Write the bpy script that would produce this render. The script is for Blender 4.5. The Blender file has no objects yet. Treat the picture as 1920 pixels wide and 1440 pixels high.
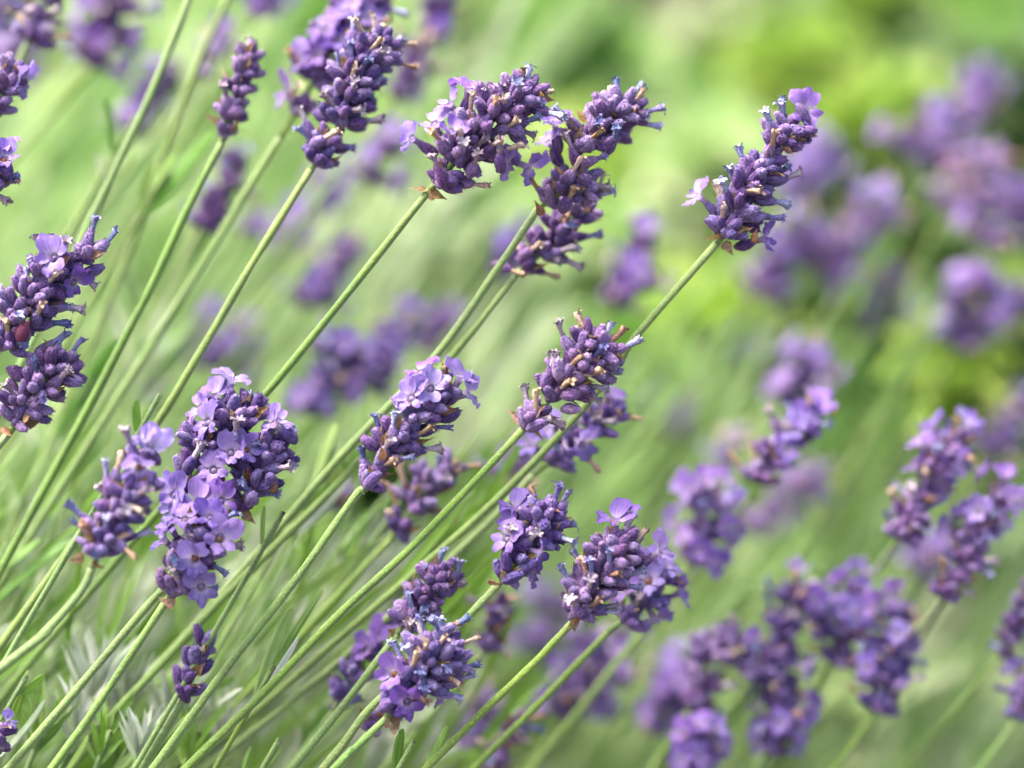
import bpy, math, random
import numpy as np
from mathutils import Vector, Matrix

random.seed(7)
rng = np.random.default_rng(7)
R_ = math.radians
scene = bpy.context.scene
COL = scene.collection

# ------------------------------------------------------------------ camera, light, exposure
LENS, SENSOR, D0 = 100.0, 36.0, 0.78
FW = D0 * SENSOR / LENS                    # width of the sharp plane in metres
PITCH = R_(28)
CAM = Vector((0, 0, 0.74))
F = Vector((0, math.cos(PITCH), -math.sin(PITCH)))
RT = Vector((1, 0, 0))
UP = Vector((0, math.sin(PITCH), math.cos(PITCH)))
cam_d = bpy.data.cameras.new('camera'); cam = bpy.data.objects.new('camera', cam_d)
COL.objects.link(cam)
cam_d.lens = LENS; cam_d.sensor_width = SENSOR
cam_d.clip_start = 0.02; cam_d.clip_end = 200
cam.location = CAM; cam.rotation_euler = (math.pi / 2 - PITCH, 0, 0)
cam_d.dof.use_dof = True
cam_d.dof.focus_distance = D0
cam_d.dof.aperture_fstop = 3.3
scene.camera = cam

SUN_EL, SUN_AZ = R_(58), R_(-60)           # azimuth measured from +Y towards +X
world = bpy.data.worlds.new('World'); scene.world = world
world.use_nodes = True
nt = world.node_tree
sky = nt.nodes.new('ShaderNodeTexSky'); sky.sky_type = 'NISHITA'
sky.sun_disc = False; sky.sun_elevation = SUN_EL; sky.sun_rotation = SUN_AZ
sky.air_density = 0.7; sky.dust_density = 8.0; sky.ozone_density = 0.2
bg = nt.nodes['Background']; bg.inputs['Strength'].default_value = 0.15
nt.links.new(sky.outputs['Color'], bg.inputs['Color'])
sun_d = bpy.data.lights.new('sun', 'SUN'); sun = bpy.data.objects.new('sun', sun_d)
COL.objects.link(sun)
sun_d.energy = 1.0; sun_d.angle = R_(26); sun_d.color = (1.0, 0.965, 0.91)
sdir = Vector((math.sin(SUN_AZ) * math.cos(SUN_EL), math.cos(SUN_AZ) * math.cos(SUN_EL), math.sin(SUN_EL)))
sun.rotation_euler = sdir.to_track_quat('Z', 'Y').to_euler()
sun.location = sdir * 5
vs = scene.view_settings
vs.view_transform = 'Standard'; vs.look = 'None'; vs.gamma = 1; vs.use_curve_mapping = False
vs.exposure = 2.52
scene.cycles.use_denoising = True
scene.cycles.max_bounces = 8
scene.cycles.transmission_bounces = 6
scene.cycles.sample_clamp_indirect = 6

def px(x, y, d=0.0):
    """The point of the place that lies d metres behind the sharp plane on the line through photo pixel x, y."""
    k = FW / 1920 * (D0 + d) / D0
    return CAM + F * (D0 + d) + RT * ((x - 960) * k) + UP * ((720 - y) * k)

def mm(d=0.0):
    return FW / 1920 * (D0 + d) / D0

# ------------------------------------------------------------------ materials
def new_mat(name):
    m = bpy.data.materials.new(name); m.use_nodes = True
    t = m.node_tree; b = t.nodes['Principled BSDF']
    return m, t, b, t.nodes.new, t.links.new

def ramp(t, stops, inp):
    r = t.nodes.new('ShaderNodeValToRGB')
    e = r.color_ramp.elements
    while len(e) > 1: e.remove(e[-1])
    e[0].position = stops[0][0]; e[0].color = (*stops[0][1], 1)
    for p, c in stops[1:]:
        k = e.new(p); k.color = (*c, 1)
    t.links.new(inp, r.inputs['Fac'])
    return r.outputs['Color']

def mixc(t, a, b, f, blend='MIX'):
    m = t.nodes.new('ShaderNodeMix'); m.data_type = 'RGBA'; m.blend_type = blend
    for s, v in ((m.inputs[0], f), (m.inputs[6], a), (m.inputs[7], b)):
        if hasattr(v, 'is_linked'): t.links.new(v, s)
        elif isinstance(v, (int, float)): s.default_value = v
        else: s.default_value = (*v, 1)
    return m.outputs[2]

def attr(t, name):
    a = t.nodes.new('ShaderNodeAttribute'); a.attribute_name = name
    return a.outputs['Fac']

def noise(t, scale, detail=2.0, coord='Object', rough=0.55):
    c = t.nodes.new('ShaderNodeTexCoord')
    n = t.nodes.new('ShaderNodeTexNoise')
    n.inputs['Scale'].default_value = scale; n.inputs['Detail'].default_value = detail
    n.inputs['Roughness'].default_value = rough
    t.links.new(c.outputs[coord], n.inputs['Vector'])
    return n.outputs['Fac']

def hue(t, col, rnd, dh=0.03, dv=0.35, ds=0.2):
    h = t.nodes.new('ShaderNodeHueSaturation')
    def mp(lo, hi, src):
        m = t.nodes.new('ShaderNodeMapRange'); m.inputs[3].default_value = lo; m.inputs[4].default_value = hi
        t.links.new(src, m.inputs[0]); return m.outputs[0]
    t.links.new(mp(0.5 - dh, 0.5 + dh, rnd), h.inputs['Hue'])
    w = t.nodes.new('ShaderNodeMath'); w.operation = 'FRACT'
    w2 = t.nodes.new('ShaderNodeMath'); w2.operation = 'MULTIPLY'; w2.inputs[1].default_value = 17.31
    t.links.new(rnd, w2.inputs[0]); t.links.new(w2.outputs[0], w.inputs[0])
    t.links.new(mp(1 - dv, 1 + dv, w.outputs[0]), h.inputs['Value'])
    t.links.new(mp(1 + ds, 1 - ds, w.outputs[0]), h.inputs['Saturation'])
    t.links.new(col, h.inputs['Color'])
    return h.outputs['Color']

def obj_rnd(t):
    return t.nodes.new('ShaderNodeObjectInfo').outputs['Random']

def bump(t, b, h, strength, dist):
    n = t.nodes.new('ShaderNodeBump'); n.inputs['Strength'].default_value = strength
    n.inputs['Distance'].default_value = dist
    t.links.new(h, n.inputs['Height']); t.links.new(n.outputs[0], b.inputs['Normal'])

def thin(t, b, col, fac):
    """Light passing through a thin sheet (petal, leaf)."""
    tr = t.nodes.new('ShaderNodeBsdfTranslucent')
    t.links.new(col, tr.inputs['Color'])
    mx = t.nodes.new('ShaderNodeMixShader'); mx.inputs[0].default_value = fac
    t.links.new(b.outputs[0], mx.inputs[1]); t.links.new(tr.outputs[0], mx.inputs[2])
    t.links.new(mx.outputs[0], t.nodes['Material Output'].inputs['Surface'])

def mat_calyx():
    m, t, b, N, L = new_mat('velvet_calyx')
    base = ramp(t, [(0.0, (0.085, 0.085, 0.050)), (0.10, (0.058, 0.036, 0.068)), (0.30, (0.050, 0.023, 0.096)), (0.60, (0.050, 0.021, 0.106)), (0.85, (0.082, 0.043, 0.158)), (1.0, (0.17, 0.115, 0.26))], attr(t, 'v'))
    sp = ramp(t, [(0.46, (0, 0, 0)), (0.60, (1, 1, 1))], noise(t, 1350, 4))
    m2 = N('ShaderNodeMath'); m2.operation = 'MULTIPLY'; m2.inputs[1].default_value = 0.6
    L(sp, m2.inputs[0])
    c = mixc(t, base, (0.190, 0.130, 0.285), m2.outputs[0])
    c = mixc(t, c, (0.25, 0.19, 0.33), attr(t, 'rib'))
    oc = N('ShaderNodeObjectInfo').outputs['Color']            # age tint of the whole head
    c = mixc(t, c, oc, 1.0, 'MULTIPLY')
    c = hue(t, c, obj_rnd(t), 0.024, 0.40, 0.2)
    L(c, b.inputs['Base Color'])
    b.inputs['Roughness'].default_value = 0.75
    b.inputs['Sheen Weight'].default_value = 0.16
    b.inputs['Sheen Roughness'].default_value = 0.45
    b.inputs['Sheen Tint'].default_value = (0.85, 0.68, 0.95, 1)
    b.inputs['Specular IOR Level'].default_value = 0.25
    bump(t, b, noise(t, 1700, 3), 1.0, 0.0006)
    return m

def mat_petal():
    m, t, b, N, L = new_mat('lilac_petal')
    c = ramp(t, [(0.0, (0.26, 0.17, 0.32)), (0.22, (0.42, 0.34, 0.50)), (0.45, (0.255, 0.165, 0.46)), (1.0, (0.205, 0.120, 0.42))], attr(t, 'v'))
    wv = N('ShaderNodeMath'); wv.operation = 'SINE'
    mu = N('ShaderNodeMath'); mu.operation = 'MULTIPLY'; mu.inputs[1].default_value = 17
    L(attr(t, 'u'), mu.inputs[0]); L(mu.outputs[0], wv.inputs[0])
    ve = ramp(t, [(0.72, (0, 0, 0)), (1.0, (0.65, 0.65, 0.65))], wv.outputs[0])
    c = mixc(t, c, (0.15, 0.08, 0.31), ve)
    blot = ramp(t, [(0.35, (0.82, 0.82, 0.86)), (0.7, (1.08, 1.08, 1.05))], noise(t, 500, 3))
    c = mixc(t, c, blot, 1.0, 'MULTIPLY')
    c = hue(t, c, obj_rnd(t), 0.018, 0.16, 0.16)
    L(c, b.inputs['Base Color'])
    b.inputs['Roughness'].default_value = 0.5
    b.inputs['Specular IOR Level'].default_value = 0.35
    b.inputs['Sheen Weight'].default_value = 0.15
    bump(t, b, noise(t, 900, 3), 0.35, 0.0004)
    thin(t, b, c, 0.45)
    return m

def mat_simple(name, stops, scale, rough=0.7, dh=0.02, dv=0.25, ds=0.2, bstr=0.6, bdist=0.0004, detail=3.0, tl=0.0, sheen=0.0):
    m, t, b, N, L = new_mat(name)
    n = noise(t, scale, detail)
    c = hue(t, ramp(t, stops, n), obj_rnd(t), dh, dv, ds)
    L(c, b.inputs['Base Color'])
    b.inputs['Roughness'].default_value = rough
    b.inputs['Specular IOR Level'].default_value = 0.3
    b.inputs['Sheen Weight'].default_value = sheen
    bump(t, b, n, bstr, bdist)
    if tl: thin(t, b, c, tl)
    return m

def mat_stem():
    m, t, b, N, L = new_mat('hairy_stem')
    c = ramp(t, [(0.30, (0.055, 0.110, 0.010)), (0.62, (0.095, 0.18, 0.018))], noise(t, 60, 3))
    sp = ramp(t, [(0.50, (0, 0, 0)), (0.70, (0.55, 0.55, 0.55))], noise(t, 1900, 2))
    c = mixc(t, c, (0.25, 0.33, 0.12), sp)
    c = mixc(t, c, (0.20, 0.26, 0.09), attr(t, 'v'))
    c = hue(t, c, obj_rnd(t), 0.012, 0.15, 0.15)
    L(c, b.inputs['Base Color'])
    b.inputs['Roughness'].default_value = 0.6
    b.inputs['Sheen Weight'].default_value = 0.3
    b.inputs['Specular IOR Level'].default_value = 0.35
    bump(t, b, noise(t, 1900, 2), 0.8, 0.0004)
    return m

def mat_leaf(name, stops, tl=0.35, rough=0.55):
    """Leaves of a joined plant: every leaf carries its own random number."""
    m, t, b, N, L = new_mat(name)
    c = ramp(t, stops, attr(t, 'rnd'))
    c = mixc(t, c, ramp(t, [(0.3, (0.8, 0.82, 0.75)), (0.7, (1.12, 1.1, 1.12))], noise(t, 160, 3)), 1.0, 'MULTIPLY')
    L(c, b.inputs['Base Color'])
    b.inputs['Roughness'].default_value = rough
    b.inputs['Specular IOR Level'].default_value = 0.4
    thin(t, b, c, tl)
    return m

M = dict(
    calyx=mat_calyx(), petal=mat_petal(), stem=mat_stem(),
    throat=mat_simple('orange_throat', [(0.3, (0.10, 0.035, 0.015)), (0.7, (0.26, 0.11, 0.04))], 2500),
    blue=mat_simple('withered_blue', [(0.28, (0.04, 0.045, 0.12)), (0.50, (0.145, 0.15, 0.30)), (0.72, (0.26, 0.265, 0.39))], 1500, 0.6, 0.025, 0.3, 0.3, 0.8, 0.0006),
    tan=mat_simple('withered_tan', [(0.28, (0.11, 0.06, 0.035)), (0.5, (0.31, 0.21, 0.14)), (0.72, (0.48, 0.38, 0.29))], 1400, 0.65, 0.02, 0.28, 0.3, 0.8, 0.0006),
    pale=mat_simple('withered_pale', [(0.28, (0.08, 0.06, 0.09)), (0.5, (0.25, 0.20, 0.24)), (0.72, (0.33, 0.28, 0.29))], 1400, 0.65, 0.03, 0.25, 0.3, 0.8, 0.0006),
    red=mat_simple('reddish_calyx', [(0.3, (0.085, 0.018, 0.045)), (0.7, (0.17, 0.06, 0.10))], 2200, 0.7),
    bract=mat_simple('papery_bract', [(0.3, (0.10, 0.05, 0.02)), (0.6, (0.26, 0.165, 0.09)), (0.8, (0.42, 0.31, 0.19))], 900, 0.6, tl=0.25),
    leaf=mat_leaf('lavender_leaf', [(0.0, (0.075, 0.17, 0.016)), (0.5, (0.12, 0.245, 0.026)), (1.0, (0.20, 0.31, 0.09))]),
    silver=mat_leaf('silvery_leaf', [(0.0, (0.21, 0.28, 0.18)), (0.5, (0.32, 0.38, 0.28)), (1.0, (0.47, 0.51, 0.44))], 0.25, 0.5),
    mass=mat_leaf('clump_leaf', [(0.0, (0.08, 0.19, 0.03)), (0.3, (0.16, 0.30, 0.075)), (0.65, (0.29, 0.40, 0.19)), (1.0, (0.47, 0.50, 0.39))], 0.4),
    lime=mat_leaf('lime_leaf', [(0.0, (0.13, 0.26, 0.02)), (0.5, (0.21, 0.345, 0.04)), (1.0, (0.33, 0.42, 0.10))], 0.45),
    green=mat_leaf('mid_green_leaf', [(0.0, (0.05, 0.15, 0.012)), (0.5, (0.12, 0.28, 0.035)), (1.0, (0.24, 0.39, 0.11))], 0.42),
    palegreen=mat_leaf('pale_leaf', [(0.0, (0.12, 0.27, 0.045)), (0.35, (0.23, 0.37, 0.11)), (0.7, (0.33, 0.43, 0.19)), (1.0, (0.48, 0.51, 0.34))], 0.42),
    yellow=mat_leaf('yellow_leaf', [(0.0, (0.36, 0.36, 0.05)), (0.5, (0.46, 0.42, 0.10)), (1.0, (0.54, 0.48, 0.2))], 0.4),
    soil_brown=mat_leaf('soil_brown_leaf', [(0.0, (0.05, 0.038, 0.028)), (1.0, (0.13, 0.10, 0.075))], 0.1),  # soil brown on leaves, for the clump added over the bare patch
    dark=mat_leaf('dark_leaf_and_gap_shade', [(0.0, (0.03, 0.07, 0.012)), (1.0, (0.06, 0.13, 0.02))], 0.2),  # paints shade into the gap clumps; also colours a few dark shoot leaves
)

def mat_soil():
    m, t, b, N, L = new_mat('garden_soil')
    n = noise(t, 9, 6)
    n2 = noise(t, 70, 4)
    c = ramp(t, [(0.3, (0.045, 0.032, 0.022)), (0.55, (0.10, 0.075, 0.05)), (0.75, (0.16, 0.14, 0.09))], n)
    c = mixc(t, c, ramp(t, [(0.3, (0.6, 0.6, 0.6)), (0.7, (1.2, 1.2, 1.2))], n2), 1.0, 'MULTIPLY')
    L(c, b.inputs['Base Color']); b.inputs['Roughness'].default_value = 0.95
    bump(t, b, n2, 0.8, 0.01)
    return m
M['soil'] = mat_soil()

# ------------------------------------------------------------------ mesh helpers
class MB:
    """Collects vertices, faces and per-vertex numbers for ONE mesh."""
    def __init__(self):
        self.v = []; self.f = []; self.mi = []; self.at = {}
    def add(self, verts, faces, mi=0, **at):
        o = len(self.v); n = len(verts)
        for k in set(self.at) | set(at):
            cur = self.at.setdefault(k, [0.0] * o)
            val = at.get(k, 0.0)
            cur.extend([float(val)] * n if np.isscalar(val) else [float(z) for z in val])
        self.v.extend([tuple(p) for p in verts])
        self.f.extend([tuple(i + o for i in q) for q in faces])
        self.mi.extend([mi] * len(faces))
    def mesh(self, name, mats):
        me = bpy.data.meshes.new(name)
        me.from_pydata(self.v, [], self.f)
        for m in mats: me.materials.append(m)
        me.polygons.foreach_set('material_index', self.mi)
        me.polygons.foreach_set('use_smooth', [True] * len(self.f))
        for k, vals in self.at.items():
            a = me.attributes.new(k, 'FLOAT', 'POINT'); a.data.foreach_set('value', vals)
        me.update()
        return me

def grid_faces(nr, nc, closed):
    f = []
    for i in range(nr - 1):
        for j in range(nc if closed else nc - 1):
            k = (j + 1) % nc
            f.append((i * nc + j, i * nc + k, (i + 1) * nc + k, (i + 1) * nc + j))
    return f

def frame(z, hint=Vector((0, 0, 1))):
    z = z.normalized()
    y = hint - z * hint.dot(z)
    if y.length < 1e-4: y = z.orthogonal()
    y.normalize(); x = y.cross(z)
    return x, y, z

def mat_from(p, z, hint=Vector((0, 0, 1)), s=1.0, sw=None, roll=0.0):
    x, y, z = frame(z, hint)
    if roll:
        q = Matrix.Rotation(roll, 3, z); x = q @ x; y = q @ y
    sw = s if sw is None else sw
    return Matrix(((x.x * sw, y.x * sw, z.x * s, p.x), (x.y * sw, y.y * sw, z.y * s, p.y), (x.z * sw, y.z * sw, z.z * s, p.z), (0, 0, 0, 1)))

def smooth_path(pts, n):
    """Catmull-Rom through the points."""
    P = [pts[0] * 2 - pts[1]] + list(pts) + [pts[-1] * 2 - pts[-2]]
    out = []
    segs = len(pts) - 1
    for i in range(segs):
        a, b, c, d = P[i:i + 4]
        for j in range(n):
            t = j / n
            out.append(0.5 * ((2 * b) + (c - a) * t + (2 * a - 5 * b + 4 * c - d) * t * t + (3 * b - a - 3 * c + d) * t ** 3))
    out.append(pts[-1].copy())
    return out

def tube(mb, pts, r0, r1, ns=8, square=0.0, mi=0, vtip=0.0, knots=()):
    n = len(pts); verts = []; vs_ = []
    hint = Vector((0.3, -1, 0.2))
    for i, p in enumerate(pts):
        tg = (pts[min(i + 1, n - 1)] - pts[max(i - 1, 0)])
        x, y, z = frame(tg, hint)
        k = i / max(n - 1, 1)
        r = r0 + (r1 - r0) * k
        for (kk, amp) in knots:
            r *= 1 + amp * math.exp(-((k - kk) / 0.012) ** 2)
        for j in range(ns):
            a = 2 * math.pi * j / ns
            rr = r * (1 + square * math.cos(4 * a)) * (1 + 0.05 * math.sin(i * 1.9 + r0 * 1e6 + p.x * 300))
            verts.append(p + x * (math.cos(a) * rr) + y * (math.sin(a) * rr))
            vs_.append(vtip * (1 - min(1, k / 0.10)) if vtip else 0.0)
    faces = grid_faces(n, ns, True)
    faces.append(tuple(range(ns))[::-1]); faces.append(tuple((n - 1) * ns + j for j in range(ns)))
    mb.add(verts, faces, mi, v=vs_)

# ------------------------------------------------------------------ flower parts (unit: metres, origin at the foot, +Z outward)
BUD = 0.0066
def calyx_mesh(seed, ns=16):
    r = random.Random(seed); mb = MB()
    prof = [(0.0, 0.22), (0.05, 0.50), (0.16, 0.78), (0.32, 0.97), (0.50, 1.0), (0.68, 0.93), (0.82, 0.80), (0.91, 0.64), (0.97, 0.42), (1.0, 0.12)]
    W = 0.00162 * r.uniform(0.92, 1.08); bend = r.uniform(-0.0004, 0.0004); bend2 = r.uniform(-0.0003, 0.0003)
    verts = []; v = []; rib = []
    for i, (z, rad) in enumerate(prof):
        for j in range(ns):
            a = 2 * math.pi * j / ns
            k = rad * W * (1 + (0.10 if j % 2 else -0.10) * math.sin(math.pi * z)) * (1 + 0.04 * math.sin(2 * a + seed)) * r.uniform(0.975, 1.025)
            zz = z * BUD + (r.uniform(-1, 1) * 0.00022 if i >= 7 else 0)
            if i >= 8: zz += 0.00025 * (j % 3 - 1)
            q = math.sin(math.pi * z)
            verts.append((math.cos(a) * k + bend * q, math.sin(a) * k + bend2 * q, zz))
            v.append(z); rib.append(0.30 * math.sin(math.pi * min(1, z * 1.1)) if j % 2 else 0.0)
    f = grid_faces(len(prof), ns, True)
    f.append(tuple(range(ns))[::-1]); f.append(tuple((len(prof) - 1) * ns + j for j in range(ns)))
    mb.add(verts, f, 0, v=v, rib=rib)
    # stiff pale hairs along the ribs
    for i in range(70):
        a = r.uniform(0, 2 * math.pi); z = r.uniform(0.10, 0.97) ** 0.8
        k = np.interp(z, [w[0] for w in prof], [w[1] for w in prof]) * W
        o = Vector((math.cos(a) * k * 0.96 + bend * math.sin(math.pi * z), math.sin(a) * k * 0.96 + bend2 * math.sin(math.pi * z), z * BUD))
        out = Vector((math.cos(a), math.sin(a), r.uniform(0.2, 1.0))).normalized(); tn = Vector((-math.sin(a), math.cos(a), 0))
        h = r.uniform(0.00022, 0.00042)
        mb.add([o - tn * 0.00005, o + tn * 0.00005, o + out * h], [(0, 1, 2)], 0, v=z, rib=0.75)
    # five small teeth round the mouth
    for i in range(5):
        a = 2 * math.pi * i / 5 + seed; k = W * 0.66
        tn = Vector((-math.sin(a), math.cos(a), 0)); rd = Vector((math.cos(a), math.sin(a), 0))
        b0 = rd * k + Vector((0, 0, 0.89 * BUD)); tp = rd * (k * r.uniform(0.75, 1.35)) + Vector((0, 0, BUD * r.uniform(1.02, 1.12)))
        mb.add([b0 - tn * 0.0004, b0 + tn * 0.0004, tp, b0 + rd * 0.00012 + Vector((0, 0, 0.0003))], [(0, 3, 2), (3, 1, 2), (0, 2, 1)], 0, v=[0.9, 0.9, 1.0, 0.95], rib=0.15)
    # pale closed tip of the flower peeping out of some calyces
    if r.random() < 0.6:
        hv = []; n = 8; h = r.uniform(0.0004, 0.0012)
        for z, rad in ((0.0, 0.55), (0.45, 0.6), (0.8, 0.42), (1.0, 0.1)):
            for j in range(n):
                a = 2 * math.pi * j / n
                k = rad * W * (1 + 0.18 * math.cos(2.5 * a + seed)) * 0.9
                hv.append((math.cos(a) * k, math.sin(a) * k, 0.94 * BUD + z * h))
        ff = grid_faces(4, n, True); ff.append(tuple(24 + j for j in range(n)))
        mb.add(hv, ff, 0, v=1.0)
    return mb.mesh('calyx', [M['calyx']])

def corolla_mesh(seed, openness=1.0):
    r = random.Random(seed); mb = MB()
    T = 0.0032
    ns = 12; verts = []; v = []
    for z, rad in ((-0.0008, 0.00055), (0.0008, 0.0007), (0.0020, 0.0008), (T * 0.9, 0.00105), (T, 0.0012)):
        for j in range(ns):
            a = 2 * math.pi * j / ns
            verts.append((math.cos(a) * rad, math.sin(a) * rad, z)); v.append(0.05 + 0.15 * max(z, 0) / T)
    mb.add(verts, grid_faces(5, ns, True), 0, v=v, u=0.0)
    lobes = [(90 - 29, 0.0048, 0.0043), (90 + 29, 0.0048, 0.0043), (205, 0.0031, 0.0024), (270, 0.0035, 0.0027), (335, 0.0031, 0.0024)]
    for ang, ln, wd in lobes:
        a0 = R_(ang + r.uniform(-7, 7)); ln *= r.uniform(0.85, 1.1); wd *= r.uniform(0.88, 1.1)
        rad = Vector((math.cos(a0), math.sin(a0), 0)); tan = Vector((-math.sin(a0), math.cos(a0), 0)); ax = Vector((0, 0, 1))
        nr, nc = 6, 5
        tilt0 = R_(r.uniform(48, 62)); tilt1 = R_(r.uniform(74, 130)) * openness
        tw = r.uniform(-0.4, 0.4); cup = r.uniform(-0.35, 0.55); ph = r.uniform(0, 6)
        verts = []; vv = []; uu = []
        for i in range(nr):
            s = i / (nr - 1)
            for j in range(nc):
                u = (j / (nc - 1)) * 2 - 1
                se = s * (1 - 0.24 * u * u)
                n = 8; p = rad * 0.00105 + ax * (T - 0.0001)
                for q in range(n):
                    th = tilt0 + (tilt1 - tilt0) * (se * q / n)
                    p = p + (rad * math.sin(th) + ax * math.cos(th)) * (ln * se / n)
                th = tilt0 + (tilt1 - tilt0) * se
                nrm = ax * math.sin(th) - rad * math.cos(th)
                w = wd * 0.5 * math.sqrt(max(0.02, 1 - ((s - 0.60) / 0.66) ** 2))
                off = tan * (u * w)
                lift = cup * w * u * u + 0.00045 * math.sin(3.6 * u + ph) * s + 0.00034 * math.sin(8 * s + ph * 2 + u * 4.5) * s + tw * w * u * s
                verts.append(p + off + nrm * lift); vv.append(0.2 + 0.8 * s); uu.append(u)
        mb.add(verts, grid_faces(nr, nc, False), 0, v=vv, u=uu)
    hv = []
    for z, rad in ((0.0022, 0.0008), (0.0028, 0.00055), (0.0031, 0.00018)):
        for j in range(8):
            a = 2 * math.pi * j / 8
            hv.append((math.cos(a) * rad, math.sin(a) * rad, z + r.uniform(-0.0001, 0.0001)))
    ff = grid_faces(3, 8, True); ff.append(tuple(16 + j for j in range(8)))
    mb.add(hv, ff, 1 if seed % 3 == 0 else 0, v=0.12, u=0.0)
    return mb.mesh('corolla', [M['petal'], M['throat']])

def withered_mesh(seed, kind):
    r = random.Random(seed); mb = MB(); ns = 9
    L = {'b': 0.0043, 't': 0.0050, 'p': 0.0044}[kind] * r.uniform(0.85, 1.15)
    bend = r.uniform(-0.0013, 0.0013); bend2 = r.uniform(-0.0009, 0.0009); tw = r.uniform(-1.5, 1.5)
    W = {'b': 0.00072, 't': 0.00066, 'p': 0.00078}[kind]
    prof = [(-0.12, 0.75), (0.1, 0.9), (0.3, 0.92), (0.5, 0.98), (0.66, 1.12), (0.8, 1.3), (0.9, 1.45 if kind != 't' else 1.0), (0.97, 1.2 if kind != 't' else 0.6), (0.9, 0.5)]
    verts = []
    for i, (z, rad) in enumerate(prof):
        for j in range(ns):
            a = 2 * math.pi * j / ns + tw * z
            k = W * rad * (1 + (0.2 if j % 2 else -0.2) * (0.4 + z)) * r.uniform(0.86, 1.14)
            verts.append((math.cos(a) * k + bend * z * z, math.sin(a) * k + bend2 * z * z, z * L + r.uniform(-1, 1) * 0.00014))
    f = grid_faces(len(prof), ns, True); f.append(tuple((len(prof) - 1) * ns + j for j in range(ns)))
    mb.add(verts, f, 0)
    c = Vector((bend * 0.85, bend2 * 0.85, 0.86 * L))
    for q in range({'b': 5, 't': 2, 'p': 6}[kind]):           # curled shrunken lobes
        a = 2 * math.pi * q / 5 + r.uniform(-0.4, 0.4)
        rad = Vector((math.cos(a), math.sin(a), 0)); tan = Vector((-math.sin(a), math.cos(a), 0)); ax = Vector((0, 0, 1))
        ln = r.uniform(0.0009, 0.0018); wd = r.uniform(0.00035, 0.00062); cu = r.uniform(0.3, 2.6)
        vv = []; p = c + rad * (W * 0.95); th = R_(r.uniform(5, 50))
        for i in range(4):
            w = wd * (1, 1.15, 0.95, 0.5)[i]
            nrm = ax * math.sin(th) - rad * math.cos(th)
            for u in (-1, 0, 1):
                vv.append(p + tan * (u * w) + nrm * (0.00022 * (u * u) + r.uniform(-1, 1) * 0.00009))
            p = p + (rad * math.sin(th) + ax * math.cos(th)) * (ln / 3); th += cu / 3
        mb.add(vv, grid_faces(4, 3, False), 0)
    return mb.mesh('withered_corolla', [M[{'b': 'blue', 't': 'tan', 'p': 'pale'}[kind]]])

def bract_mesh(seed):
    r = random.Random(seed); mb = MB(); L = 0.0048 * r.uniform(0.8, 1.2); verts = []
    for i in range(6):
        s = i / 5; w = 0.0016 * (0.5, 1, 0.85, 0.5, 0.22, 0.03)[i]
        for u in (-1, -0.4, 0.4, 1):
            verts.append((u * w, 0.0009 * u * u * (1 - s) - 0.0016 * s * s + r.uniform(-1, 1) * 0.00012, s * L))
    mb.add(verts, grid_faces(6, 4, False), 0)
    return mb.mesh('bract', [M['bract']])

CAL = [calyx_mesh(i) for i in range(7)]
RED = CAL[0].copy(); RED.materials[0] = M['red']
COR = [corolla_mesh(20 + i, o) for i, o in enumerate((1.0, 0.9, 1.05, 0.95, 0.8, 0.7, 1.0, 0.5, 0.85, 1.1))]
WIT = {k: [withered_mesh(40 + 10 * n + i, k) for i in range(5)] for n, k in enumerate('btp')}
BRA = [bract_mesh(80 + i) for i in range(3)]

def put(name, me, parent, pw, mw):
    """Links one mesh object under its parent at the world matrix mw; pw is the parent's world matrix."""
    o = bpy.data.objects.new(name, me); COL.objects.link(o)
    o.parent = parent
    o.matrix_basis = pw.inverted() @ mw
    return o

def empty(name, loc, label, cat, group=None):
    o = bpy.data.objects.new(name, None); COL.objects.link(o)
    o.location = loc; o.empty_display_size = 0.01
    o['label'] = label; o['category'] = cat
    if group: o['group'] = group
    return o

def mesh_np(me):
    v = np.empty(len(me.vertices) * 3); me.vertices.foreach_get('co', v)
    return v.reshape(-1, 3), [tuple(p.vertices) for p in me.polygons], {a.name: [x.value for x in a.data] for a in me.attributes if a.data_type == 'FLOAT'}
NPCACHE = {}

LEAN = Vector((-0.66, 0, -0.75))
def to_ground(p, t):
    """Carries a stem from the last point seen down to the soil."""
    h = Vector((t.x, t.y, 0)) * 0.6
    z = p.z
    if z < 0.02: return []
    k = z / max(0.35, -t.z)
    q1 = p + t * (k * 0.35)
    q2 = p + t * (k * 0.35) + Vector((t.x * k * 0.22, t.y * k * 0.2 + 0.015, -(z + t.z * k * 0.35) * 0.55))
    q3 = Vector((q2.x + t.x * k * 0.08, q2.y + 0.01, -0.01))
    return [q1, q2, q3]

GROUP = 'lavender stalks of the clump'

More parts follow.
